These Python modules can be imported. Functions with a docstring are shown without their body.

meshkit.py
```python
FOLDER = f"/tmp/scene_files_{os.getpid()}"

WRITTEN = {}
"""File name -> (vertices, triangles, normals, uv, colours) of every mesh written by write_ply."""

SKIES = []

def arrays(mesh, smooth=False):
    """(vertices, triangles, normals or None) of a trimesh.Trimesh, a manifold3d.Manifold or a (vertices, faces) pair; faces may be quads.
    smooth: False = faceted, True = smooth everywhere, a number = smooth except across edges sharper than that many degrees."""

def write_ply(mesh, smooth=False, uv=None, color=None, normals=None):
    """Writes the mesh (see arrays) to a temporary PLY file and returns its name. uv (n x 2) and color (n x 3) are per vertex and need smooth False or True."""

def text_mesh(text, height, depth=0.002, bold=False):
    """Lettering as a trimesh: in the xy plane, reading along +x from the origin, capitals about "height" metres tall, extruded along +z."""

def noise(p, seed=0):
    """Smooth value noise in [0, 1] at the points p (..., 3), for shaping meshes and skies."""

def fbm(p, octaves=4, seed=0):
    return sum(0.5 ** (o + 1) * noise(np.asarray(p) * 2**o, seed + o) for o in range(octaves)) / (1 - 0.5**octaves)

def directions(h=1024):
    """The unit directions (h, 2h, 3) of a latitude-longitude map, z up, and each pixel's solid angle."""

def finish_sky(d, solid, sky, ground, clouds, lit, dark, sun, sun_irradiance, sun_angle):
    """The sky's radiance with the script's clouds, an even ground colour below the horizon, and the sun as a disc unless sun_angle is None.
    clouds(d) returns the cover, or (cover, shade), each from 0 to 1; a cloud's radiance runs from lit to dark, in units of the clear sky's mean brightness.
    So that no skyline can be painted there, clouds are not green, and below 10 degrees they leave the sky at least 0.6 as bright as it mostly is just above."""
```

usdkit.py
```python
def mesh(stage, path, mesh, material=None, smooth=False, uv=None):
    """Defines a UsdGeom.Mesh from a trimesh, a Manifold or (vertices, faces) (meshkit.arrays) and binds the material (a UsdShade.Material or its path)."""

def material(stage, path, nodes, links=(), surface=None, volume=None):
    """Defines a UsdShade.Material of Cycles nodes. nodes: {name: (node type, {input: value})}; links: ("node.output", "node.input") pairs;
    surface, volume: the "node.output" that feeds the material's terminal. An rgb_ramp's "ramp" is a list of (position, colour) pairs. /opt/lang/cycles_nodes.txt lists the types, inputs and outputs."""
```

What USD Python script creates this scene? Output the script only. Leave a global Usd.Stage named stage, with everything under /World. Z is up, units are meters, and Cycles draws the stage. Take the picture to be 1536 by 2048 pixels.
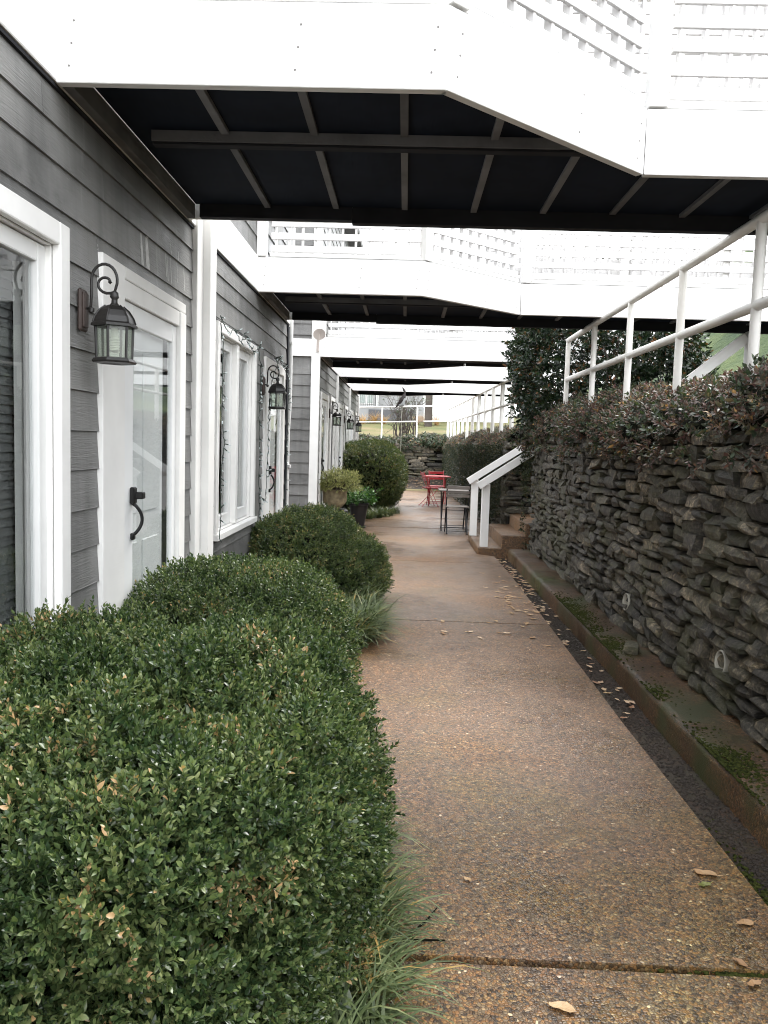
import math, random
import numpy as np, trimesh, usdkit, meshkit
import manifold3d as m3
from shapely.geometry import Polygon, box as sbox
from pxr import Usd, UsdGeom, UsdLux, UsdShade, Gf, Sdf, Vt

stage = Usd.Stage.CreateInMemory()
UsdGeom.SetStageUpAxis(stage, 'Z'); UsdGeom.SetStageMetersPerUnit(stage, 1.0)
world = UsdGeom.Xform.Define(stage, '/World')
UsdGeom.Scope.Define(stage, '/World/Looks')

# ------------------------------------------------------------------ camera, sky, sun, exposure
EXPOSURE = 2.28
CAM_H, F_PX, YAW, PITCH, ROLL = 1.5, 1580.0, math.radians(-1.40477), math.radians(4.89269), math.radians(1.75)
cam = UsdGeom.Camera.Define(stage, '/World/camera')
cam.CreateHorizontalApertureAttr(36.0); cam.CreateVerticalApertureAttr(48.0)
cam.CreateFocalLengthAttr(36.0 * F_PX / 1536.0)
cam.CreateClippingRangeAttr((0.05, 5000.0)); cam.CreateExposureAttr(EXPOSURE)
fw = np.array([math.sin(YAW) * math.cos(PITCH), math.cos(YAW) * math.cos(PITCH), -math.sin(PITCH)])
rt0 = np.array([math.cos(YAW), -math.sin(YAW), 0.0]); up0 = np.cross(rt0, fw)
rt = rt0 * math.cos(ROLL) + up0 * math.sin(ROLL); up = up0 * math.cos(ROLL) - rt0 * math.sin(ROLL)
cam.AddTransformOp().Set(Gf.Matrix4d(*rt, 0, *up, 0, *(-fw), 0, 0.0, 0.0, CAM_H, 1))

SUN_EL, SUN_ROT = math.radians(58), math.radians(35)
sundir = np.array([math.sin(SUN_ROT) * math.cos(SUN_EL), math.cos(SUN_ROT) * math.cos(SUN_EL), math.sin(SUN_EL)])
usdkit.material(stage, '/World/Looks/sky', {
    "sky": ("sky_texture", {"sky_type": "single_scattering", "sun_disc": False, "sun_elevation": SUN_EL, "sun_rotation": SUN_ROT}),
    "tc": ("texture_coordinate", {}),
    "n": ("noise_texture", {"scale": 1.6, "detail": 4.0}),
    "r": ("rgb_ramp", {"ramp": [(0.3, (7.4, 7.6, 7.9)), (0.7, (9.2, 9.3, 9.4))]}),
    "mx": ("mix_color", {"fac": 0.9, "use_clamp": False}),
    "bg": ("background_shader", {"strength": 0.1})},
    [("tc.generated", "n.vector"), ("n.fac", "r.fac"), ("sky.color", "mx.a"), ("r.color", "mx.b"), ("mx.result", "bg.color")], surface="bg.background")
dome = UsdLux.DomeLight.Define(stage, '/World/sky')
UsdShade.MaterialBindingAPI.Apply(dome.GetPrim()).Bind(UsdShade.Material.Get(stage, '/World/Looks/sky'))
sun = UsdLux.DistantLight.Define(stage, '/World/sun')
sun.CreateNormalizeAttr(True); sun.CreateIntensityAttr(0.3); sun.CreateAngleAttr(30.0); sun.CreateColorAttr(Gf.Vec3f(1.0, 0.97, 0.92))
zc = sundir; xc = np.cross([0, 0, 1.0], zc); xc /= np.linalg.norm(xc); yc = np.cross(zc, xc)
sun.AddTransformOp().Set(Gf.Matrix4d(*xc, 0, *yc, 0, *zc, 0, 0, 0, 30, 1))

# ------------------------------------------------------------------ helpers
used = {}
def numbered(parent, name):
    k = (str(parent), name); n = used.get(k, 0); used[k] = n + 1
    return name if n == 0 else f'{name}_{n:03d}'
def put(prim, **kw):
    for k, v in kw.items():
        if v is not None: prim.SetCustomDataByKey(k, v)
    return prim
def thing(name, label=None, cat=None, group=None, kind=None, loc=None, rz=0.0):
    x = UsdGeom.Xform.Define(stage, '/World/' + numbered('/World', name))
    if loc is not None:
        x.AddTranslateOp().Set(Gf.Vec3d(*loc))
        if rz: x.AddRotateZOp().Set(rz)
    return put(x.GetPrim(), label=label, category=cat, group=group, kind=kind)
def part(parent, name, mesh, mat, smooth=False, **kw):
    base = '/World' if parent is None else str(parent.GetPath())
    p = usdkit.mesh(stage, base + '/' + numbered(base, name), mesh, '/World/Looks/' + mat, smooth=smooth)
    return put(p.GetPrim(), **kw)
def leaf_part(parent, name, mesh, mat):
    p = part(parent, name, mesh, mat, smooth=True); leaf_random(UsdGeom.Mesh(p), mesh); return p
def leaf_random(prim, mesh):
    """one random number per leaf, read by the leaf materials"""
    f = np.asarray(mesh[1]); n = len(mesh[0])
    lab = trimesh.graph.connected_component_labels(np.vstack([f[:, [0, 1]], f[:, [1, 2]]]), node_count=n)
    rnd = np.random.RandomState(n % 1000).rand(lab.max() + 1)[lab]
    UsdGeom.PrimvarsAPI(prim).CreatePrimvar('leaf_tone', Sdf.ValueTypeNames.FloatArray, 'vertex').Set(Vt.FloatArray.FromNumpy(rnd.astype(np.float32)))
def cat(*ms):
    ms = [m for m in ms if m is not None]
    vs, fs, n = [], [], 0
    for m in ms:
        v, f = (np.asarray(m[0], float), np.asarray(m[1], int)) if isinstance(m, tuple) else (np.array(m.vertices), np.array(m.faces))
        if f.shape[1] == 4: f = np.vstack([f[:, [0, 1, 2]], f[:, [0, 2, 3]]])
        vs.append(v); fs.append(f + n); n += len(v)
    return np.vstack(vs), np.vstack(fs)
BF = np.array([[0,2,3,1],[4,5,7,6],[0,1,5,4],[2,6,7,3],[0,4,6,2],[1,3,7,5]])
def bx(x0, x1, y0, y1, z0, z1):
    v = np.array([[x, y, z] for z in (z0, z1) for y in (y0, y1) for x in (x0, x1)], float)
    return v, np.vstack([BF[:, [0, 1, 2]], BF[:, [0, 2, 3]]])
def cb(x0, x1, y0, y1, z0, z1, c=0.004):
    """box with chamfered edges"""
    c = min(c, .45 * (x1 - x0), .45 * (y1 - y0), .45 * (z1 - z0))
    lo, hi = np.array([x0, y0, z0]), np.array([x1, y1, z1]); pts = []
    for s in np.ndindex(2, 2, 2):
        p = np.where(s, hi, lo); d = np.where(s, -c, c)
        for k in range(3):
            q = p.astype(float).copy()
            for j in range(3):
                if j != k: q[j] += d[j]
            pts.append(q)
    h = trimesh.convex.convex_hull(np.array(pts))
    return np.array(h.vertices), np.array(h.faces)
def xf(m, R=None, t=(0, 0, 0)):
    v = np.asarray(m[0], float)
    if R is not None: v = v @ np.asarray(R).T
    return v + np.asarray(t), m[1]
def rz(a):
    c, s = math.cos(a), math.sin(a); return np.array([[c, -s, 0], [s, c, 0], [0, 0, 1.0]])
def frame(d, upv=(0, 0, 1)):
    d = np.asarray(d, float); d = d / np.linalg.norm(d)
    u = np.asarray(upv, float)
    if abs(d @ u) > .98: u = np.array([1.0, 0, 0])
    a = np.cross(d, u); a /= np.linalg.norm(a); b = np.cross(a, d)
    return d, a, b
def beam(p0, p1, w, h, upv=(0, 0, 1), c=0.003):
    """bar from p0 to p1, w sideways, h along up"""
    p0, p1 = np.asarray(p0, float), np.asarray(p1, float); L = np.linalg.norm(p1 - p0)
    d, a, b = frame(p1 - p0, upv)
    m = cb(-w / 2, w / 2, 0, L, -h / 2, h / 2, c)
    return m[0] @ np.stack([a, d, b]) + p0, m[1]
def tube(path, r, n=8, cap=True):
    P = np.asarray(path, float); k = len(P); r = np.broadcast_to(r, k)
    T = np.gradient(P, axis=0); V = []; ref = None
    for i in range(k):
        t = T[i] / (np.linalg.norm(T[i]) + 1e-12)
        if ref is None: ref = np.array([0, 0, 1.0]) if abs(t[2]) < .9 else np.array([1.0, 0, 0])
        a = np.cross(t, ref); a /= np.linalg.norm(a); b = np.cross(a, t); ref = b
        for j in range(n):
            th = 2 * math.pi * j / n; V.append(P[i] + r[i] * (a * math.cos(th) + b * math.sin(th)))
    Fc = []
    for i in range(k - 1):
        for j in range(n):
            q = (i * n + j, i * n + (j + 1) % n, (i + 1) * n + (j + 1) % n, (i + 1) * n + j)
            Fc += [(q[0], q[2], q[1]), (q[0], q[3], q[2])]
    if cap:
        V += [P[0], P[-1]]; c0, c1 = k * n, k * n + 1
        for j in range(n):
            Fc += [(c0, j, (j + 1) % n), (c1, (k - 1) * n + (j + 1) % n, (k - 1) * n + j)]
    return np.array(V), np.array(Fc)[:, ::-1]
def lathe(prof, n=20, a0=0.0):
    prof = np.asarray(prof, float); V = []; Fc = []
    for i, (r, z) in enumerate(prof):
        for j in range(n):
            th = a0 + 2 * math.pi * j / n; V.append((r * math.cos(th), r * math.sin(th), z))
    for i in range(len(prof) - 1):
        for j in range(n):
            a, b = i * n + j, i * n + (j + 1) % n
            Fc += [(a, b, b + n), (a, b + n, a + n)]
    return np.array(V), np.array(Fc)
def extr(poly, z0, z1):
    m = trimesh.creation.extrude_polygon(poly, z1 - z0, engine='earcut'); m.apply_translation((0, 0, z0))
    return np.array(m.vertices), np.array(m.faces)
def chain(joints, links, edge=0.03, it=8):
    man = m3.Manifold()
    for a, b in links:
        pa, ra = joints[a]; pb, rb = joints[b]
        man = man + m3.Manifold.batch_hull([m3.Manifold.sphere(ra, 16).translate(pa), m3.Manifold.sphere(rb, 16).translate(pb)])
    man = man.refine_to_length(edge); me = man.to_mesh()
    t = trimesh.Trimesh(me.vert_properties[:, :3], me.tri_verts)
    trimesh.smoothing.filter_taubin(t, iterations=it)
    return np.array(t.vertices), np.array(t.faces)

# ------------------------------------------------------------------ materials
def M(name, nodes, links, surface="p.BSDF"):
    usdkit.material(stage, '/World/Looks/' + name, nodes, links, surface=surface)
def paint(name, color, rough=.45, var=.12, grain=None, bump=.15, dist=.004, spec=.5, scale=3.0, oscale=0.0):
    """plain paint with soft soiling and fine relief; grain = mapping scale of the relief"""
    c = np.array(color, float)
    nodes = {"g": ("geometry", {}), "map": ("mapping", {"scale": grain or (40, 40, 40)}),
        "n": ("noise_texture", {"scale": scale, "detail": 5.0, "roughness": .6}), "f": ("noise_texture", {"scale": 1.0, "detail": 4.0, "roughness": .65}),
        "r": ("rgb_ramp", {"ramp": [(.3, tuple(c * (1 - var))), (.62, tuple(c))]}),
        "oi": ("object_info", {}), "ov": ("map_range", {"from_min": 0.0, "from_max": 1.0, "to_min": 1 - oscale, "to_max": 1 + oscale}),
        "hv": ("hsv", {}),
        "b": ("bump", {"strength": bump, "distance": dist}), "p": ("principled_bsdf", {"roughness": rough, "specular_ior_level": spec})}
    M(name, nodes, [("g.position", "n.vector"), ("g.position", "map.vector"), ("map.vector", "f.vector"), ("n.fac", "r.fac"), ("r.color", "hv.color"), ("oi.random", "ov.value"), ("ov.result", "hv.value"),
        ("hv.color", "p.base_color"), ("f.fac", "b.height"), ("b.normal", "p.normal")])
paint('white_paint', (.80, .79, .765), .5, .10, (6, 6, 90), .12, oscale=.02)
paint('lattice_paint', (.74, .73, .72), .5, .15)
paint('nail', (.2, .19, .18), .6)
paint('white_board', (.82, .815, .80), .55, .08, (5, 5, 110), .25, oscale=.02)
paint('rail_paint', (.78, .76, .72), .4, .16, None, .08)
paint('frame_paint', (.70, .70, .685), .4, .08, None, .05)
paint('door_white', (.78, .785, .78), .4, .06, None, .05)
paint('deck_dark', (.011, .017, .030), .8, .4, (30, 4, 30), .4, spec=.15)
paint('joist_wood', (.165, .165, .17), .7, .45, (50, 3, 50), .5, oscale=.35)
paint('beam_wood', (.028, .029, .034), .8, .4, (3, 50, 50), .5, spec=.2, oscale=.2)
paint('drip_paint', (.55, .55, .53), .5, .3, None, .1, scale=30)
paint('room_dark', (.05, .05, .05), .8)
paint('blind', (.11, .115, .112), .5, .1)
paint('curtain', (.5, .5, .48), .8, .1)
paint('black_metal', (.008, .008, .008), .36, .4, (60, 60, 60), .25, .002, spec=.35)
paint('bronze_metal', (.013, .012, .011), .33, .5, (80, 80, 80), .35, .002, spec=.4)
paint('rust_plate', (.05, .033, .027), .6, .4)
paint('bulb', (.75, .74, .66), .35)
paint('wire_green', (.015, .03, .022), .5)
paint('tiny_bulb', (.55, .62, .62), .15)
paint('red_paint', (.48, .035, .045), .4, .15)
paint('chair_wood', (.26, .235, .215), .6, .35, (4, 60, 60), .4, oscale=.25)
paint('iron', (.02, .02, .024), .45)
paint('pot_black', (.012, .012, .013), .4, .2)
paint('pot_clay', (.30, .25, .15), .75, .6, None, .4, scale=14)
paint('pvc', (.42, .40, .34), .4, .25, scale=20)
paint('lamp_grey', (.62, .56, .52), .4)
paint('statue', (.028, .020, .020), .5, .3)
paint('statue_grey', (.34, .35, .35), .5, .2)
paint('bark', (.07, .055, .045), .85, .4, (60, 60, 8), .7)
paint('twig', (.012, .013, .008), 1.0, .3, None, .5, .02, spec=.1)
paint('roof_grey', (.12, .12, .12), .8)
paint('far_white', (.75, .75, .73), .6, .06)
paint('far_grey', (.24, .24, .24), .6, .1)
paint('far_window', (.42, .47, .44), .2, .25, scale=1.5)
paint('far_dark', (.07, .07, .075), .5)
paint('wood_box', (.28, .2, .13), .7, .3)
paint('soil', (.045, .034, .026), .95, .5, (30, 30, 30), .9, .02)
paint('stone_core', (.018, .018, .016), .95, .5, (20, 20, 20), .9, .02)

# siding: grey fibre-cement planks, wood-grain relief, streaks of run-off
M('siding', {"g": ("geometry", {}), "m1": ("mapping", {"scale": (9, 9, .55)}), "n1": ("noise_texture", {"scale": 1.0, "detail": 4.0, "roughness": .6}),
    "m2": ("mapping", {"scale": (22, 5, 75)}), "n2": ("noise_texture", {"scale": 1.0, "detail": 3.0, "distortion": 1.6}), "oi": ("object_info", {}),
    "n3": ("noise_texture", {"scale": 2.3, "detail": 5.0, "roughness": .6}),
    "r": ("rgb_ramp", {"ramp": [(.32, (.128, .127, .123)), (.52, (.168, .166, .16)), (.66, (.182, .18, .174)), (.74, (.27, .268, .26))]}),
    "r3": ("rgb_ramp", {"ramp": [(.36, (.70, .70, .70)), (.5, (1, 1, 1)), (.62, (1.12, 1.12, 1.11))]}), "mm": ("mix_color", {"blend_type": "multiply", "fac": 1.0}),
    "ov": ("map_range", {"to_min": .88, "to_max": 1.12}), "hv": ("hsv", {}),
    "rr": ("map_range", {"from_min": .35, "from_max": .65, "to_min": .32, "to_max": .6}),
    "b": ("bump", {"strength": .6, "distance": .006}), "p": ("principled_bsdf", {"roughness": .5})},
    [("g.position", "m1.vector"), ("m1.vector", "n1.vector"), ("g.position", "m2.vector"), ("m2.vector", "n2.vector"), ("g.position", "n3.vector"), ("n1.fac", "r.fac"), ("n3.fac", "r3.fac"),
     ("r.color", "mm.a"), ("r3.color", "mm.b"), ("mm.result", "hv.color"), ("oi.random", "ov.value"), ("ov.result", "hv.value"), ("hv.color", "p.base_color"), ("n3.fac", "rr.value"), ("rr.result", "p.roughness"), ("n2.fac", "b.height"), ("b.normal", "p.normal")])
# window glass
M('glass', {"g": ("geometry", {}), "nb": ("math", {"math_type": "subtract", "value1": 1.0}), "fm": ("math", {"math_type": "multiply"}), "f": ("fresnel", {"IOR": 1.68}), "t": ("transparent_bsdf", {"color": (.93, .94, .94)}), "gl": ("glossy_bsdf", {"roughness": .015, "color": (.95, .97, .97)}), "x": ("mix_closure", {})},
  [("g.backfacing", "nb.value2"), ("f.fac", "fm.value1"), ("nb.value", "fm.value2"), ("fm.value", "x.fac"), ("t.BSDF", "x.closure1"), ("gl.BSDF", "x.closure2")], surface="x.closure")
M('lamp_glass', {"g": ("geometry", {}), "nb": ("math", {"math_type": "subtract", "value1": 1.0}), "fm": ("math", {"math_type": "multiply"}), "f": ("fresnel", {"IOR": 1.5}), "t": ("transparent_bsdf", {"color": (.8, .83, .8)}), "d": ("diffuse_bsdf", {"color": (.55, .56, .5)}), "m1": ("mix_closure", {"fac": .05}), "gl": ("glossy_bsdf", {"roughness": .08}), "x": ("mix_closure", {})},
  [("g.backfacing", "nb.value2"), ("f.fac", "fm.value1"), ("nb.value", "fm.value2"), ("fm.value", "x.fac"), ("t.BSDF", "m1.closure1"), ("d.BSDF", "m1.closure2"), ("m1.closure", "x.closure1"), ("gl.BSDF", "x.closure2")], surface="x.closure")
# exposed aggregate concrete, damp
def aggregate(name, tint=1.0, dark=1.0, moss=0.0, mt=0.0, film=(.045, .055, .016), dry=0.0, algae=False):
    t = tint
    ramp = [(0, (.05, .038, .030)), (.13, (.11, .076, .052)), (.32, (.20, .122, .068)), (.46, (.15, .115, .085)), (.62, (.235, .15, .082)), (.76, (.16, .135, .11)), (.88, (.29, .215, .135)), (.965, (.30, .25, .20)), (.993, (.58, .54, .48))]
    ramp = [(a, tuple(np.array(c) * t)) for a, c in ramp]
    nodes = {"g": ("geometry", {}), "v": ("voronoi_texture", {"scale": 104.0, "randomness": 1.0}), "ve": ("voronoi_texture", {"scale": 104.0, "feature": "distance_to_edge"}),
        "s": ("separate_color", {}), "r": ("rgb_ramp", {"ramp": ramp, "interpolate": False}), "er": ("rgb_ramp", {"ramp": [(0.0, (.34, .32, .30)), (.14, (1.06, 1.05, 1.04))]}),
        "m0": ("mix_color", {"blend_type": "multiply", "fac": 1.0}),
        "n1": ("noise_texture", {"scale": .75, "detail": 4.0, "roughness": .55}), "r1": ("rgb_ramp", {"ramp": [(.36, (.74 * dark, .70 * dark, .68 * dark)), (.5, (.96 * dark, .92 * dark, .88 * dark)), (.66, (1.22, 1.06, .86))]}),
        "m1": ("mix_color", {"blend_type": "multiply", "fac": 1.0, "use_clamp": False}),
        "n2": ("noise_texture", {"scale": 1.7, "detail": 5.0, "roughness": .6}), "r2": ("rgb_ramp", {"ramp": [((.36 if algae else .58) - mt, (0, 0, 0)), ((.62 if algae else .72) - mt, (moss, moss, moss))]}),
        "m2": ("mix_color", {"blend_type": "multiply" if algae else "mix", "b": film}), "vb": ("voronoi_texture", {"scale": 47.0}), "sb": ("separate_color", {}), "rb": ("map_range", {"to_min": .78, "to_max": 1.2}), "mb": ("mix_color", {"blend_type": "multiply", "fac": 1.0, "use_clamp": False}), "cb": ("combine_color", {}),
        "rr": ("map_range", {"from_min": .38, "from_max": .6, "to_min": .22 + dry, "to_max": .52 + dry}),
        "n4": ("noise_texture", {"scale": 260.0, "detail": 2.0}), "ad": ("math", {"math_type": "multiply_add", "value2": .2}),
        "b": ("bump", {"strength": .75, "distance": .005}), "p": ("principled_bsdf", {"specular_ior_level": .5})}
    extra = []
    if algae:        # the film of algae grows on the damp near slabs only
        nodes |= {"sp": ("separate_xyz", {}), "yr": ("map_range", {"from_min": 2.9, "from_max": 4.4, "to_min": .0, "to_max": -.16, "clamp": True}), "na": ("math", {"math_type": "add"})}
        extra = [("g.position", "sp.vector"), ("sp.y", "yr.value"), ("n2.fac", "na.value1"), ("yr.result", "na.value2"), ("na.value", "r2.fac")]
    M(name, nodes, extra + [("g.position", "v.vector"), ("g.position", "ve.vector"), ("g.position", "n1.vector"), ("g.position", "n2.vector"), ("g.position", "n4.vector"), ("v.color", "s.color"), ("s.r", "r.fac"), ("ve.distance", "er.fac"),
        ("r.color", "m0.a"), ("er.color", "m0.b"), ("n1.fac", "r1.fac"), ("g.position", "vb.vector"), ("vb.color", "sb.color"), ("sb.g", "rb.value"), ("rb.result", "cb.r"), ("rb.result", "cb.g"), ("rb.result", "cb.b"), ("m0.result", "mb.a"), ("cb.color", "mb.b"), ("mb.result", "m1.a"), ("r1.color", "m1.b"), *([] if algae else [("n2.fac", "r2.fac")]), ("r2.color", "m2.fac"), ("m1.result", "m2.a"), ("m2.result", "p.base_color"),
        ("n1.fac", "rr.value"), ("rr.result", "p.roughness"), ("n4.fac", "ad.value1"), ("ve.distance", "ad.value3"), ("ad.value", "b.height"), ("b.normal", "p.normal")])
aggregate('aggregate', np.array([1.0, .88, .77]), 1.12, .85, .0, (.97, 1.04, .62), algae=True)
aggregate('step_aggregate', np.array([1.1, .92, .72]), .85)
aggregate('kerb_aggregate', np.array([.66, .56, .46]), .7, .95, .09, (.035, .04, .013))
aggregate('gutter_wet', np.array([.24, .17, .105]), .75, .9, .12, (.024, .020, .008), .35)
# rubble stone
M('stone', {"g": ("geometry", {}), "oi": ("object_info", {}), "ri": ("math", {"math_type": "add"}), "fr": ("math", {"math_type": "fraction"}),
    "r": ("rgb_ramp", {"ramp": [(0, (.030, .028, .025)), (.3, (.056, .051, .042)), (.55, (.096, .083, .060)), (.78, (.068, .064, .056)), (.92, (.145, .122, .088)), (1, (.19, .165, .13))]}),
    "n": ("noise_texture", {"scale": 26.0, "detail": 7.0, "roughness": .72}), "r1": ("rgb_ramp", {"ramp": [(.36, (.35, .35, .35)), (.5, (1.0, .98, .95)), (.57, (1.8, 1.74, 1.58)), (.64, (3.8, 3.6, 3.2))]}),
    "m1": ("mix_color", {"blend_type": "multiply", "fac": 1.0, "use_clamp": False}),
    "n2": ("noise_texture", {"scale": 3.2, "detail": 5.0, "roughness": .65}), "r2": ("rgb_ramp", {"ramp": [(.47, (0, 0, 0)), (.66, (.7, .7, .7))]}), "m2": ("mix_color", {"b": (.060, .062, .022)}),
    "mp": ("mapping", {"scale": (22, 22, 60)}), "n3": ("noise_texture", {"scale": 1.0, "detail": 6.0, "roughness": .7}),
    "b": ("bump", {"strength": 1.0, "distance": .03}), "p": ("principled_bsdf", {"roughness": .5, "specular_ior_level": .5})},
    [("g.random_per_island", "ri.value1"), ("oi.random", "ri.value2"), ("ri.value", "fr.value1"), ("fr.value", "r.fac"), ("g.position", "n.vector"), ("n.fac", "r1.fac"), ("r.color", "m1.a"), ("r1.color", "m1.b"),
     ("g.position", "n2.vector"), ("n2.fac", "r2.fac"), ("r2.color", "m2.fac"), ("m1.result", "m2.a"), ("m2.result", "p.base_color"), ("g.position", "mp.vector"), ("mp.vector", "n3.vector"), ("n3.fac", "b.height"), ("b.normal", "p.normal")])
# leaves
def leaf(name, ramp, rough=.35, trans=.2, ttint=(1.1, 1.25, .5), nsc=5.0, spec=.5):
    nodes = {"g": ("geometry", {}), "lt": ("attribute", {"attribute": "leaf_tone"}), "oi": ("object_info", {}), "om": ("math", {"math_type": "multiply", "value2": 7.31}), "a": ("math", {"math_type": "add"}), "fr": ("math", {"math_type": "fraction"}),
        "n": ("noise_texture", {"scale": nsc, "detail": 4.0, "roughness": .6}), "na": ("map_range", {"from_min": .33, "from_max": .67, "to_min": -.38, "to_max": .22}), "ad": ("math", {"math_type": "add", "use_clamp": True}),
        "r": ("rgb_ramp", {"ramp": ramp}), "p": ("principled_bsdf", {"roughness": rough, "specular_ior_level": spec}), "tm": ("mix_color", {"blend_type": "multiply", "fac": 1.0, "b": ttint, "use_clamp": False}),
        "t": ("translucent_bsdf", {}), "x": ("mix_closure", {"fac": trans})}
    M(name, nodes, [("lt.fac", "a.value1"), ("oi.random", "om.value1"), ("om.value", "a.value2"), ("a.value", "fr.value1"), ("fr.value", "ad.value1"), ("g.position", "n.vector"), ("n.fac", "na.value"), ("na.result", "ad.value2"), ("ad.value", "r.fac"),
        ("r.color", "p.base_color"), ("r.color", "tm.a"), ("tm.result", "t.color"), ("p.BSDF", "x.closure1"), ("t.BSDF", "x.closure2")], surface="x.closure")
leaf('box_leaf', [(0, (.019, .037, .014)), (.2, (.042, .070, .025)), (.5, (.082, .120, .044)), (.8, (.145, .185, .070)), (.992, (.235, .26, .115)), (.997, (.32, .26, .13)), (1, (.46, .30, .15))], .27)
leaf('box_leaf_dark', [(0, (.03, .048, .016)), (.4, (.058, .085, .028)), (.75, (.10, .13, .042)), (.93, (.18, .18, .06)), (1, (.28, .2, .09))], .4)
leaf('box_leaf_mid', [(0, (.05, .07, .02)), (.4, (.10, .13, .04)), (.8, (.19, .21, .07)), (1, (.34, .28, .11))], .35)
leaf('cover_leaf', [(0, (.045, .055, .038)), (.3, (.085, .075, .062)), (.5, (.14, .072, .068)), (.68, (.14, .12, .092)), (.84, (.20, .10, .08)), (.95, (.23, .20, .14)), (.985, (.33, .22, .10)), (1, (.48, .29, .12))], .5, .15, (1.1, 1, .7), spec=.35)
leaf('cover_green', [(0, (.03, .05, .03)), (.5, (.065, .088, .05)), (.8, (.11, .105, .07)), (1, (.2, .15, .09))], .38, .15)
leaf('shrub_leaf', [(0, (.008, .018, .010)), (.45, (.016, .034, .016)), (.8, (.035, .05, .022)), (.93, (.09, .05, .03)), (1, (.2, .09, .04))], .28, .1)
leaf('ivy_leaf', [(0, (.012, .02, .011)), (.5, (.03, .04, .022)), (.85, (.06, .065, .03)), (1, (.12, .08, .04))], .65, .1, spec=.25)
leaf('liriope', [(0, (.05, .075, .028)), (.5, (.105, .14, .058)), (.85, (.19, .225, .10)), (.97, (.32, .34, .17)), (1, (.42, .28, .09))], .45, .2)
leaf('yellow_leaf', [(0, (.14, .16, .045)), (.5, (.32, .32, .11)), (1, (.50, .48, .24))], .4, .2)
leaf('fresh_leaf', [(0, (.03, .09, .02)), (.5, (.06, .15, .035)), (.9, (.13, .24, .07)), (1, (.2, .3, .1))], .3, .25)
leaf('dry_leaf', [(0, (.30, .17, .08)), (.3, (.46, .28, .14)), (.65, (.58, .40, .22)), (.9, (.62, .46, .31)), (1, (.34, .18, .10))], .55, .1, (1, .8, .5))
leaf('dry_grass', [(0, (.30, .17, .06)), (.5, (.45, .29, .12)), (1, (.5, .36, .19))], .7, .2, (1, .9, .6))
leaf('lawn_blade', [(0, (.06, .10, .02)), (.5, (.14, .16, .04)), (1, (.24, .21, .07))], .6, .2)
M('lawn', {"g": ("geometry", {}), "n": ("noise_texture", {"scale": .35, "detail": 6.0, "roughness": .65}), "r": ("rgb_ramp", {"ramp": [(.35, (.06, .08, .03)), (.5, (.11, .11, .045)), (.66, (.17, .135, .075))]}), "n2": ("noise_texture", {"scale": 25.0, "detail": 4.0}), "b": ("bump", {"strength": .8, "distance": .05}), "p": ("principled_bsdf", {"roughness": .9, "specular_ior_level": .2})},
  [("g.position", "n.vector"), ("n.fac", "r.fac"), ("r.color", "p.base_color"), ("g.position", "n2.vector"), ("n2.fac", "b.height"), ("b.normal", "p.normal")])
M('hill', {"g": ("geometry", {}), "n": ("noise_texture", {"scale": .16, "detail": 8.0, "roughness": .7}), "r": ("rgb_ramp", {"ramp": [(.36, (.02, .034, .02)), (.5, (.05, .07, .033)), (.66, (.10, .12, .05))]}), "b": ("bump", {"strength": 1.0, "distance": .8}), "p": ("principled_bsdf", {"roughness": .95, "specular_ior_level": .1})},
  [("g.position", "n.vector"), ("n.fac", "r.fac"), ("r.color", "p.base_color"), ("n.fac", "b.height"), ("b.normal", "p.normal")])
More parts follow.
